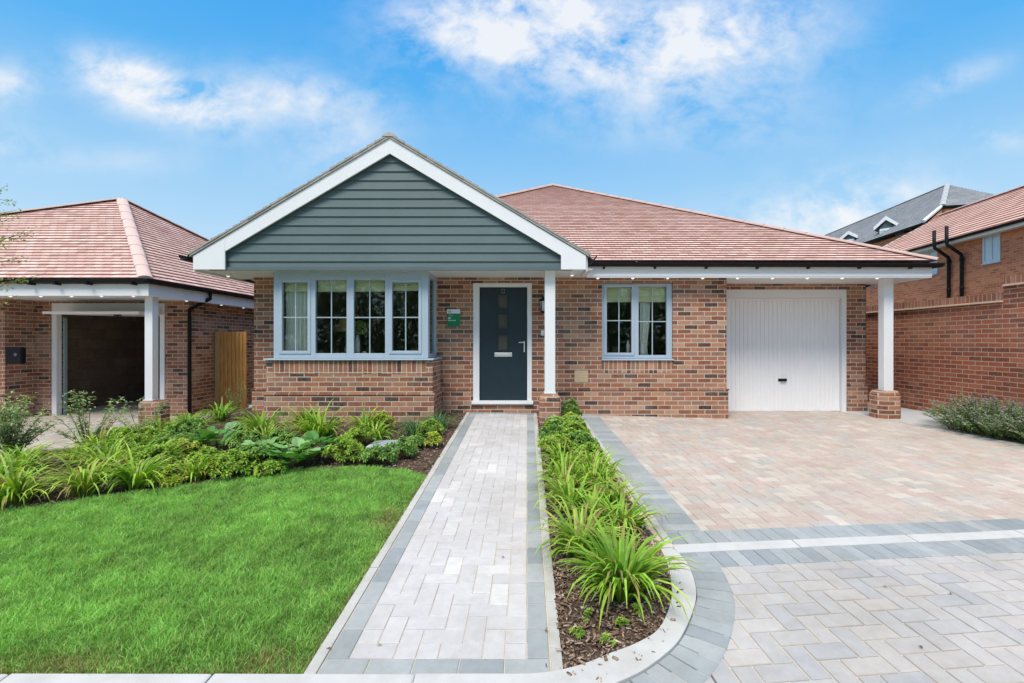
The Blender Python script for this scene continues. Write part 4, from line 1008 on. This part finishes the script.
# soffits
mb=MB()
mb.box(GX-GW+.06,-4.6,GF+.05,12,ZS,ZS+.012)
y=7.12
while y<7.99:
    mb.box(-4.6,.985,y,min(y+.098,7.998),ZS,ZS+.012); y+=.1
y=7.775
mb.box(.99,XR-.05,7.775,7.998,2.292,2.304); 
while y<8.84:
    if y>8.0: mb.box(3.362,XR-.05,y,min(y+.098,8.848),2.292,2.304)
    y+=.1
mb.box(3.362,XR-.05,7.9985,8.07,2.292,2.304); mb.box(6.312,XR-.05,8.85,19.3,2.292,2.304)
mb.build('soffit',M['soffit'],H)
mb=MB(); mb.box(.975,XR-.02,7.745,7.77,2.262,2.475); mb.box(XR-.045,XR-.02,7.77,19.4,2.262,2.475); mb.build('fascia',M['white'],H); mb=MB(); mb.box(GX-GW+.03,GX-GW+.055,GF+.05,12,ZS-.03,2.475); mb.build('fascia',M['white'],H); mb=MB()
mb.box(GX+GW-.055,GX+GW-.03,GF+.05,7.744,ZS-.03,2.475)
mb.prism([(.975,7.7449,2.285),(.975,7.738,2.285),(.975,7.738,2.32),(.975,7.7449,2.325)],(XR-.995,0,0)); mb.build('fascia',M['white'],H)
mb=MB(); gutter_run(mb,(.985,7.685,2.50),(XR+.07,7.685,2.485)); gutter_run(mb,(XR+.045,7.63,2.485),(XR+.045,19,2.47)); GU=mb.build('gutter',M['black'],H); mb=MB(); gutter_run(mb,(GX+GW+.045,GF-.02,2.50),(GX+GW+.045,7.64,2.50)); mb.build('gutter',M['black'],H); mb=MB(); gutter_run(mb,(GX-GW-.06,GF-.03,2.505),(GX-GW-.06,12,2.49),.072); mb.build('gutter',M['black'],H)
for i in range(7):
    mb=MB(); x=1.25+i*.83; mb.box(x-.015,x+.015,7.69,7.744,2.402,2.428); mb.build('bracket',M['black'],GU)
mb=MB(); mb.tube([(-5.10,8.3,2.44),(-5.10,8.3,2.36),(-4.66,8.25,2.22),(-4.66,8.25,0)],.034,10); mb.build('downpipe',M['black'],H,smooth=True); mb=MB(); mb.tube([(6.58,9.0,2.42),(6.55,9.0,2.34),(6.37,8.98,2.24),(6.37,8.98,-.1)],.034,10); mb.build('downpipe',M['black'],H,smooth=True)
def downlight(X,Y,z,par):
    m=MB(); m.lathe((X,Y,z),[(.036,0),(.036,-.022),(.028,-.032)],14); o=m.build('downlight',M['white'],par); m=MB(); m.lathe((X,Y,z-.032),[(.026,0),(.018,-.012),(.004,-.016)],12); m.build('lens',M['lens'],o)
for i in range(9): downlight(px(598+35*i,7.78),7.80,2.291,H)
downlight(px(572,7.5),7.5,ZS,H)
downlight(-4.78,7.6,ZS,H);downlight(-4.78,8.5,ZS,H)
# posts and plinths
mb=MB(); mb.box(.272,.432,7.25,7.41,.45,ZS-.001); mb.box(.262,.442,7.24,7.42,.42,.45); mb.build('post',M['white'],H,bevel=.006)
mb=MB(); octprism(mb,.352,7.36,.165,.165,.03,-.3,.34,(.05,.08)); mb.build('post_plinth',M['brick'],H)
mb=MB(); mb.box(6.03,6.19,8.02,8.16,.385,2.291); mb.build('post',M['white'],H,bevel=.006)
mb=MB(); octprism(mb,6.10,8.10,.20,.18,.085,-.3,.335,(.04,.055)); mb.build('post_plinth',M['brick'],H)
mb=MB(); mb.box(px(574.5,8),px(588,8),WY-.008,WY+.01,pz(382,8),pz(370.5,8))
for i in range(4): mb.box(px(576,8),px(586.5,8),WY-.011,WY-.0085,pz(380-i*2.5,8),pz(379-i*2.5,8))
mb.build('air_vent',M['beige'],H,bevel=.003)
# sign, lantern, bell
sg=thing('wall_sign',(px(453.5,8),WY-.02,pz(318,8)),'green wall sign with a white header fixed left of the front door','sign')
sx0,sx1=px(447.3,8),px(460,8)
mb=MB(); mb.box(sx0,sx1,WY-.016,WY-.001,pz(326.7,8),pz(313.8,8)); mb.build('board',M['green'],sg)
mb=MB(); mb.box(sx0-.005,sx1+.002,WY-.017,WY-.001,pz(313.6,8),pz(309.2,8)); mb.build('header',M['white'],sg)
pale=plain('sign_print',(.40,.65,.50),.6); dk=plain('sign_header_print',(.40,.48,.50),.6)
mb=MB()
for (a,b,c,d) in [(448.2,450.9,317.0,319.0),(448.2,450.2,319.6,319.9),(448.1,456,320.0,321.0),(449,453.5,315.2,315.6)]: mb.box(px(a,8),px(b,8),WY-.0175,WY-.0165,pz(d,8),pz(c,8))
mb.build('lettering',pale,sg); mb=MB(); mb.box(px(448.6,8),px(451.2,8),WY-.0185,WY-.0175,pz(312.8,8),pz(310.5,8)); mb.build('header_mark',dk,sg)
X=.285
ln=thing('wall_lantern',(X,WY-.01,pz(307,8)),'black glazed wall lantern half behind the porch post right of the front door','wall lamp')
zc=pz(306.5,8); mb=MB(); mb.box(X-.05,X+.05,WY-.02,WY-.001,zc-.09,zc+.09); mb.tube([(X,WY-.02,zc+.08),(X,WY-.09,zc+.15)],.01,6); mb.lathe((X,WY-.10,zc+.085),[(.085,0),(.075,.02),(.03,.055),(.012,.075)],8); mb.lathe((X,WY-.10,zc-.115),[(.03,0),(.06,.012),(.065,.03)],8)
for kx in range(4):
    a=PI/4+kx*PI/2; mb.tube([(X+math.cos(a)*.06,WY-.10+math.sin(a)*.06,zc-.09),(X+math.cos(a)*.075,WY-.10+math.sin(a)*.075,zc+.09)],.006,5)
mb.build('lantern_frame',M['black'],ln); mb=MB(); mb.lathe((X,WY-.10,zc-.085),[(.05,0),(.066,.165)],8); mb.build('lantern_glass',plain('frosted_lantern_glass',(.55,.62,.68),.3),ln)
mb=MB(); mb.box(.235,.285,WY-.018,WY-.001,pz(335.5,8),pz(331.5,8)+.02); mb.lathe((.26,WY-.018,pz(333,8)),[(.012,0),(.012,-.006)],12,axis='y'); tag(mb.build('doorbell',M['white'],bevel=.004),'small white doorbell box on the brick beside the porch post','doorbell')
# ------------------------------------------------------------------ left neighbour
N=thing('neighbouring_bungalow',(-9,10,-.3),'single storey brick bungalow at the left with hipped pink tile roof and an open garage','house')
NEZ=2.30; NX=-6.55; NYF=8.15; NZS=2.04; NA=(-9.25,10.85,4.45); NL=(-17.3,8.17,2.28); NR=(-6.5,18.3,2.28)
mb=MB()
courses(mb,[(-17.3,NYF,NEZ),(NX,NYF,NEZ),NA],.115,.017,u_dir=(1,0,0),base=.006)
courses(mb,[(NX,NYF,NEZ),(NX,18.3,NEZ),NA],.115,.017,u_dir=(0,1,0),base=.006)
courses(mb,[(-17.3,NYF,NEZ),(-17.3,18.3,NEZ),NA],.115,.017,u_dir=(0,1,0),base=.006); courses(mb,[(-17.3,18.3,NEZ),(NX,18.3,NEZ),NA],.115,.017,u_dir=(1,0,0),base=.006)
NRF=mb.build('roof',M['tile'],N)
mb=MB(); ridge_run(mb,(NX,NYF,NEZ+.03),(NA[0],NA[1],NA[2]+.03),.105,.44,.5); mb.build('hip_tile',plain('pale_hip_tile',(.66,.50,.46),.85,.1,14,.4),NRF)
mb=MB(); ridge_run(mb,(-17.3,NYF,NEZ+.03),(NA[0],NA[1],NA[2]+.03),.09,.34); ridge_run(mb,(NX,18.3,NEZ+.03),(NA[0],NA[1],NA[2]+.03),.09,.34); mb.build('hip_tile',M['ridge'],NRF)
mb=MB(); ng=9.56; go=(px(52,ng),px(165,ng),-.5,pz(303,ng)); sideX=-6.80
wall(mb,-17,sideX,-.5,NZS+.02,ng,ng+.25,[go]); 
mb.box(sideX-.25,sideX,ng+.25,11.9,-.5,NZS+.02); mb.box(sideX-.25,sideX,11.9,18,-.5,NZS+.02)
mb.box(-17,sideX-.25,17.75,18,-.5,NZS+.02)
mb.box(go[1]+.003,sideX+e,ng-e,ng-.0005,-.5,.13); mb.box(sideX+.0005,sideX+e,ng-e+.02,18,-.5,.13)
# return wall on the left side of the porch
xw=px(35,ng); mb.box(xw-3.5,xw-.0,ng-.55,ng-.001,-.5,NZS+.01)
mb.build('wall',M['brick_n'],N)
mb=MB(); gx0,gx1=go[0],go[1]
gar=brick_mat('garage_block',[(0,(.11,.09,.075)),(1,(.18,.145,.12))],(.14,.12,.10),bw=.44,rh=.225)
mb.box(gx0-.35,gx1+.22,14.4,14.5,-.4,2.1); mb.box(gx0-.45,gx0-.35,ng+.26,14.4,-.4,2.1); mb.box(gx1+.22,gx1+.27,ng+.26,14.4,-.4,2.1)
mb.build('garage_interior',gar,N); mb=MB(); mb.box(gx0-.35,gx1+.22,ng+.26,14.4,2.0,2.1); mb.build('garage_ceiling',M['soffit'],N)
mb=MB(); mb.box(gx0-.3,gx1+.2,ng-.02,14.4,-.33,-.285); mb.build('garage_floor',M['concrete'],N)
mb=MB(); mb.box(gx0+.003,gx0+.10,ng-.012,ng+.1,-.3,go[3]-.003); mb.box(gx1-.10,gx1-.003,ng-.012,ng+.1,-.3,go[3]-.003); mb.box(gx0+.10,gx1-.10,ng-.012,ng+.1,pz(313,ng),go[3]-.003); mb.build('garage_door_frame',M['white'],N,bevel=.005)
# raised up-and-over door, its leading edge sticking out under the soffit
mb=MB(); dz=pz(313.4,9.1); xa=px(42,8.95); mb.prism([(xa,8.95,dz-.02),(xa,8.95,dz+.03),(xa,11.2,1.86),(xa,11.2,1.80)],(gx1-xa-.03,0,0)); NGD=mb.build('garage_door',M['whitedoor'],N,bevel=.004)
mb=MB(); cx=px(122,9.1); mb.tube([(cx,9.0,dz-.03),(cx,9.0,dz-.16)],.008,6); mb.box(cx-.05,cx+.05,8.97,9.03,dz-.05,dz-.028); mb.build('handle',M['black'],NGD)
mb=MB(); mb.box(gx0+.105,gx0+.135,ng+.12,ng+.18,-.28,1.7); mb.build('garage_door_track',plain('track_steel',(.30,.40,.40),.4),N)
mb=MB(); mb.box(-17,NX+.02,NYF+.045,NYF+.07,NZS-.03,2.215); mb.box(NX-.005,NX+.02,NYF+.07,18,NZS-.03,2.215); mb.build('fascia',M['white'],N)
mb=MB(); mb.box(-17,NX-.006,NYF+.07,ng-.001,NZS,NZS+.012); mb.box(sideX+.003,NX-.006,ng,18,NZS,NZS+.012); mb.build('soffit',M['soffit'],N)
mb=MB(); gutter_run(mb,(-17.3,NYF-.01,2.285),(NX+.09,NYF-.01,2.285)); gutter_run(mb,(NX+.075,NYF-.07,2.285),(NX+.075,18,2.25)); NGU=mb.build('gutter',M['black'],N)
for x in (34,60,92,137):
    mb=MB(); X=px(x-5,8.1); mb.box(X-.02,X+.02,NYF-.075,NYF+.044,2.19,2.225); mb.build('bracket',M['black'],NGU)
mb=MB(); yd=9.72; mb.tube([(NX+.07,yd,2.23),(NX+.07,yd,2.10),(sideX+.05,9.50,1.86),(sideX+.05,9.50,1.7),(sideX+.05,9.50,-.33)],.036,10); mb.build('downpipe',M['black'],N,smooth=True)
for x in (-22,8.7,39,70,100,132): downlight(px(x,8.24),8.27,NZS,N)
for yy_ in (9.2,10.25,11.05,11.8): downlight(NX-.045,yy_,NZS,N)
mb=MB(); mb.box(-6.78,-6.64,8.42,8.56,.19,NZS-.001); mb.box(-6.80,-6.62,8.40,8.58,.166,.19); mb.build('post',M['white'],N,bevel=.006)
mb=MB(); octprism(mb,-6.66,8.49,.19,.17,.05,-.5,.11,(.03,.055)); mb.build('post_plinth',M['brick_n'],N)
# black wall box
X0,X1=px(10,9.0),px(26.5,9.0); zz0,zz1=pz(364,9.0),pz(347,9.0)
cb=thing('charging_box',((X0+X1)/2,9.0,(zz0+zz1)/2),'rounded black box mounted on the brick wall left of the open garage','wall box'); mb=MB(); mb.box(X0,X1,8.90,9.009,zz0,zz1); mb.build('casing',M['black'],cb,bevel=.03); mb=MB(); mb.lathe(((X0+X1)/2+.06,8.9,(zz0+zz1)/2+.02),[(.03,0),(.03,-.01)],14,axis='y'); mb.build('socket',plain('grey_socket',(.12,.13,.15),.4),cb)
# gate and post
gt=thing('timber_gate',(px(231,10.33),10.33,-.3),'tall close boarded timber gate between the two bungalows','gate')
gy=10.33; gx0,gx1=px(220,gy),px(246.5,gy); zt=pz(331.5,gy)
mb=MB(); nb=7; wb=(gx1-gx0)/nb
for i in range(nb): mb.box(gx0+i*wb+.006,gx0+(i+1)*wb-.006,gy+random.uniform(0,.006),gy+.02,-.42,zt-random.uniform(0,.012))
mb.build('board',M['timber'],gt,bevel=.003)
mb=MB(); 
for z in (-.1,.6,1.25): mb.box(gx0,gx1,gy+.021,gy+.06,z,z+.09)
mb.build('rail',M['timber'],gt)
mb=MB(); mb.box(px(215.5,gy),gx0-.01,gy-.03,gy+.07,-.5,zt-.0); mb.build('gate_post',plain('pale_post',(.42,.30,.13),.8,.2),gt,bevel=.004)
mb=MB(); X,Y=-4.75,8.9
mb.box(X-.35,X+.2,Y-.2,Y+.6,g(X,Y)-.05,g(X,Y)+.02); tag(mb.build('stepping_slab',M['slab'],bevel=.01),kind='structure')
# ------------------------------------------------------------------ right boundary wall
BW=thing('boundary_wall',(7.4,8,-.1),'red brick boundary wall with brick on edge coping stepping up towards the viewer','wall')
wx0,wx1=7.38,7.61; zc1=1.98; zc2=2.22; ystep=7.36
mb=MB(); mb.box(wx0,wx1,ystep,15,-.4,zc1-.15); mb.box(wx0-.0005,wx1,2.6,ystep,-.6,zc2-.15); mb.build('brickwork',M['brick_red'],BW)
def on_edge(z0,ya,yb):
    m=MB(); m.box(wx0-.02,wx1+.02,ya,yb,z0+.03,z0+.15); m.build('coping',M['brick_red_flat'],BW)
    m=MB(); m.box(wx0-.055,wx1+.055,ya,yb,z0+.001,z0+.014); m.box(wx0-.04,wx1+.04,ya,yb,z0+.0145,z0+.029); m.build('tile_creasing',plain('creasing_tile',(.62,.50,.38),.85,.15,15),BW)
on_edge(zc1-.15,ystep+.001,15); on_edge(zc2-.15,2.6,ystep-.03)
# ------------------------------------------------------------------ far houses
def W3(x,y,Y): return Vector((px(x,Y),Y,pz(y,Y)))
F=thing('brick_house',(17,16,0),'two storey orange brick house with pink tiled roof rising behind the boundary wall','house')
dd=Vector((.0926,1,0)); E0=Vector((14.76,14.1,4.9)); nrm=Vector((1,-.0926,0))
def FE(Y,off=0,z=4.9): 
    p=E0+dd*(Y-14.1); return Vector((p.x,p.y,z))+nrm*off
Rg=lambda Y: FE(Y,3.73,7.06)
mb=MB(); courses(mb,[FE(8,-.35,4.72),FE(22.5,-.35,4.72),Rg(22.5),Rg(8)],.30,.03,u_dir=dd,base=.006); courses(mb,[FE(8,7.8,4.72),FE(22.5,7.8,4.72),Rg(22.5),Rg(8)],.3,.03,u_dir=dd)
FR=mb.build('roof',M['tile_far'],F); mb=MB(); ridge_run(mb,Rg(22.5)+Vector((0,0,.05)),Rg(8)+Vector((0,0,.05)),.13,.45); mb.build('ridge_tile',M['ridge'],FR)
mb=MB(); 
a,b=FE(8,0,-.3),FE(22.2,0,-.3); mb.prism([a,b,FE(22.2,7.4,-.3),FE(8,7.4,-.3)],(0,0,5.0)); mb.prism([FE(22.2,0,4.7),FE(22.2,3.7,6.95),FE(22.2,7.4,4.7)],(-dd*.3)); mb.build('wall',M['brick_far'],F)
mb=MB(); a=FE(8,-.33,4.60);mb.prism([a,FE(22.5,-.33,4.60),FE(22.5,-.30,4.60),FE(8,-.30,4.60)],(0,0,.17)); mb.prism([FE(8,-.299,4.62),FE(22.5,-.299,4.62),FE(22.5,-.005,4.62),FE(8,-.005,4.62)],(0,0,.02)); mb.prism([FE(22.52,-.36,4.62),FE(22.52,-.36,4.80),Rg(22.52),Rg(22.52)-Vector((0,0,.2))],dd*.03); mb.build('fascia',M['white'],F)
mb=MB(); gutter_run(mb,FE(8,-.40,4.78),FE(22.5,-.40,4.74),.07); mb.build('gutter',M['black'],F)
def fwin(xa,xb,yt,yb):
    # depth where the wall plane meets the picture column
    def hitY(x): # FE x = (x-527)/475*Y
        k=(x-527)/FP; return (E0.x-.0926*14.1)/(k-.0926)
    Ya,Yb=hitY(xb),hitY(xa); z1=pz(yt,(Ya+Yb)/2); z0=pz(yb,(Ya+Yb)/2)
    m=MB(); q=lambda Y,o,z:FE(Y,o,z)
    fw=.07
    for (u,v,a_,b_) in ((Ya,Yb,z0,z0+fw),(Ya,Yb,z1-fw,z1),(Ya,Ya+fw,z0+fw,z1-fw),(Yb-fw,Yb,z0+fw,z1-fw),((Ya+Yb)/2-fw/2,(Ya+Yb)/2+fw/2,z0+fw,z1-fw)):
        m.prism([q(u,-.03,a_),q(v,-.03,a_),q(v,-.03,b_),q(u,-.03,b_)],nrm*.028)
    fr=m.build('window',plain('pale_window_frame',(.50,.60,.68),.4),F)
    m=MB(); m.prism([q(Ya+fw,-.012,z0+fw),q(Yb-fw,-.012,z0+fw),q(Yb-fw,-.012,z1-fw),q(Ya+fw,-.012,z1-fw)],nrm*.008); m.build('pane',plain('curtained_glass',(.45,.55,.62),.15,.2,2,spec=.8),fr)
    m=MB(); m.prism([q(Ya-.03,-.06,z0-.04),q(Yb+.03,-.06,z0-.04),q(Yb+.03,-.06,z0-.002),q(Ya-.03,-.06,z0-.002)],nrm*.058); m.build('sill',M['slab'],fr)
fwin(983.5,1001,233.5,262.5); fwin(921,938,250.5,275)
for (xp,yt) in ((937.5,228.8),(950.5,224)):
    k=(xp+12.5-527)/FP; Y=(E0.x-.0926*14.1)/(k-.0926); zt_=pz(yt,Y*.985)
    mb=MB(); mb.tube([FE(Y,-.52,zt_),FE(Y,-.52,4.66),FE(Y,-.50,4.55),FE(Y-.05,-.10,4.20),FE(Y-.05,-.08,4.1),FE(Y-.05,-.08,.5)],.055,10)
    for z in (4.0,3.0): mb.tube([FE(Y-.05,-.08,z),FE(Y-.05,-.08,z+.1)],.066,10)
    mb.build('soil_pipe',M['black'],F,smooth=True)
# slate roofed house
Q=thing('slate_roofed_house',(30,35,0),'tall house with grey slate roof, white dormers and hipped end behind the orange brick house','house')
d2=Vector((.09,1,0)); 
def QE(Y,off=0,z=8.72): p=Vector((25,30,0))+d2*(Y-30); return Vector((p.x,p.y,z))+Vector((1,-.09,0))*off
apx=Vector((31.6,35.7,13.0)); C1=Vector((26.9,30.76,9.996)); C2=Vector((28.3,28.9,9.996)); ridB=QE(75,6.06,13.0); D4=Vector((31.15,29.72,9.996))
mb=MB()
courses(mb,[QE(29.9),QE(75),ridB,apx,C1],.30,.03,u_dir=d2,base=.006)
courses(mb,[C1,D4,apx],.30,.03,u_dir=(D4-C1),base=.006)
mb.face([D4,D4+d2*45,ridB,apx],0)
QR=mb.build('roof',M['slate'],Q)
mb=MB(); ridge_run(mb,C1+Vector((0,0,.06)),apx+Vector((0,0,.06)),.17,1.2,.5); ridge_run(mb,apx,ridB,.16,.6); mb.build('ridge_tile',M['ridge_slate'],QR)
mb=MB(); mb.prism([QE(29.9,.3,0),QE(75,.3,0),QE(75,12,0),Vector((32,31,0)),Vector((31.0,29.9,0)),Vector((27.1,30.9,0))],(0,0,8.5)); mb.prism([Vector((31.0,29.95,8)),Vector((27.1,30.9,8)),Vector((31.5,35.6,8)),Vector((33,33,8))],(0,0,1.9)); mb.prism([QE(30.0,.3,8.4),QE(30.0,.3,8.75),C1-Vector((0,0,.2)),C1-Vector((0,0,1.6))],(.4,.3,0)); mb.build('wall',M['brick_far'],Q)
mb=MB(); gutter_run(mb,QE(29.9,-.1,8.66),QE(75,-.1,8.66),.1); mb.build('gutter',M['black'],Q); mb=MB(); gutter_run(mb,C1-Vector((.15,.1,.08)),D4-Vector((.1,.15,.08)),.12); mb.build('gutter',M['black'],Q)
mb=MB(); mb.tube([QE(29.9,-.05,8.78),C1+Vector((-.1,0,-.05))],.11,6); mb.build('barge_board',M['white'],Q)
def dormer(x,yp,xl,xr,ye,label,ys):
    # gable-fronted dormer standing on the slope
    kk=(x-527)/FP
    Y=(25-.09*30+.9)/(kk-.09)
    pk=W3(x,yp,Y); A=W3(xl,ye,Y+ (0.6)); B_=W3(xr,ye,Y-.6)
    f=(B_-A); f.z=0; u=f.normalized(); half=f.length/2; c=Vector((pk.x,pk.y,0)); zE=(A.z+B_.z)/2; rise=pk.z-zE
    back=Vector((u.y,-u.x,0)); 
    if back.x<0: back=-back
    l=c-u*half; r=c+u*half
    L3=Vector((l.x,l.y,zE));R3=Vector((r.x,r.y,zE)); 
    m=MB(); bk=back*5
    for s_,o_ in ((L3,1),(R3,-1)): courses(m,[s_-back*.15,s_+bk,pk+bk,pk-back*.15],.3,.03,u_dir=back,base=.02)
    dr=m.build('dormer',M['slate'],Q)
    m=MB()
    for s_ in (L3,R3): m.prism([s_-back*.2,s_-back*.2+Vector((0,0,.24)),pk-back*.2+Vector((0,0,.08)),pk-back*.2-Vector((0,0,.2))],back*.08)
    m.build('barge_board',M['white'],dr)
    m=MB(); zb=8.6; m.prism([l+u*.25+Vector((0,0,zb)),r-u*.25+Vector((0,0,zb)),r-u*.25+Vector((0,0,zE)),pk-Vector((0,0,.15)),l+u*.25+Vector((0,0,zE))],back*3); m.build('cheek',M['clad'],dr)
    m=MB(); w_=half*.55; z1=zE+.05; m.prism([c-u*w_+Vector((0,0,zb+.35))-back*.05,c+u*w_+Vector((0,0,zb+.35))-back*.05,c+u*w_+Vector((0,0,z1))-back*.05,c-u*w_+Vector((0,0,z1))-back*.05],back*.045); m.build('dormer_window',M['white'],dr)
    m=MB(); 
    for sg_ in (-1,1):
        cc=c+u*w_*.5*sg_; m.prism([cc-u*w_*.38+Vector((0,0,zb+.5))-back*.07,cc+u*w_*.38+Vector((0,0,zb+.5))-back*.07,cc+u*w_*.38+Vector((0,0,z1-.12))-back*.07,cc-u*w_*.38+Vector((0,0,z1-.12))-back*.07],back*.018)
    m.build('dormer_pane',plain('sky_glass',(.35,.45,.52),.1,.1,spec=.8),dr)
dormer(886.7,217.4,874.8,899.7,229,'',0); dormer(849.5,232,843,861,240,'',0)
# ------------------------------------------------------------------ young tree at the left edge and trees across the road
tr=thing('young_tree',(-7.9,6.6,g(-7.9,6.6)),'young tree reaching thin pale leaved twigs in from the left frame edge','tree')
st=MB(); lv=Leaves(); base=P3(-7.9,6.6); st.tube([base,base+Vector((.05,0,1.3)),base+Vector((.1,0,2.6)),base+Vector((.12,0,3.6))],[.035,.028,.018,.008],7)
random.seed(5)
for i in range(26):
    h=random.uniform(1.1,3.5); az=random.uniform(-.9,.9) if i<14 else random.uniform(0,2*PI); L1=random.uniform(.6,1.0)*(1.1-.12*h)
    a=base+Vector((.08,0,h)); b=a+Vector((math.cos(az)*L1,math.sin(az)*L1,random.uniform(.05,.5))); st.tube([a,a.lerp(b,.5)+Vector((0,0,.05)),b],[.008,.005,.002],4)
    for k in range(26):
        q=a.lerp(b,random.uniform(.35,1.05))+Vector([random.uniform(-.05,.05) for _ in range(3)]); aa=random.uniform(0,2*PI)
        lv.leaf(q,Vector((math.cos(aa),math.sin(aa),random.uniform(-.6,.3))),.05,.028,vary((.34,.44,.12),.2),.2)
st.build('trunk',M['stem'],tr); lv.build('crown',tr)
def treeline():
    n=70000; cs=[]
    for i in range(44):
        cs.append((-34+i*1.6+rng.uniform(-.6,.6),-15+rng.uniform(-2,2),rng.uniform(1.4,4.6),rng.uniform(2.4,3.2)))
    cs=np.array(cs); k=rng.integers(0,len(cs),n); d=rng.normal(0,1,(n,3)); d/=np.linalg.norm(d,axis=1)[:,None]
    d*=(rng.uniform(.6,1.0,(n,1)))*(1+.15*np.sin(d[:,:1]*9)); c=cs[k]; P=np.stack([c[:,0],c[:,1],c[:,2]],1)+d*c[:,3:4]*np.array([1,1,.95]); P[:,2]=np.maximum(P[:,2],-.3)
    s=rng.uniform(.08,.2,n); a=rng.normal(0,1,(n,3));a/=np.linalg.norm(a,axis=1)[:,None]; b=np.cross(a,rng.normal(0,1,(n,3)));b/=np.linalg.norm(b,axis=1)[:,None]
    V=np.stack([P-a*s[:,None],P-b*s[:,None]*.6,P+a*s[:,None],P+b*s[:,None]*.6],1).reshape(-1,3)
    C=np.array([.05,.11,.025])*rng.uniform(.5,1.6,(n,1))+np.array([.03,.03,0])*rng.random((n,1))
    return npmesh('tree_belt',V,np.arange(4*n).reshape(-1,4),C,M['leaf'])
tag(treeline(),'dense belt of green trees across the road, seen only in the window reflections','trees',kind='stuff')
# small litter on the paving: leaf scraps, a few clippings
def litter(X,Y,col,L):
    lv=Leaves(); a=random.uniform(0,2*PI); lv.leaf(P3(X,Y,.006),Vector((math.cos(a),math.sin(a),.08)),L,L*.45,col,.05)
    o=lv.build('fallen_leaf'); o_loc(o,X,Y); return o
random.seed(21)
for (x,y,lab) in [(650,601,'dry brown leaf scrap on the curved kerb'),(505,558,'tiny dry leaf lying on the upper pale path blocks'),(382,646,'green leaf scrap near the front end of the path'),(952,594,'dark leaf scrap on the road blocks below the pale channel'),(923,650,'dark leaf scrap nearest the bottom of the road blocks'),(882,587,'small dark leaf scrap on the road blocks left of the others'),(332,650,'dry leaf scrap at the lawn corner of the path')]:
    X,Y=GP(x,y); tag(litter(X,Y,vary((.22,.15,.09)) if 'green' not in lab else (.3,.45,.15),.03),lab,'leaf','leaf scraps fallen on the paving')
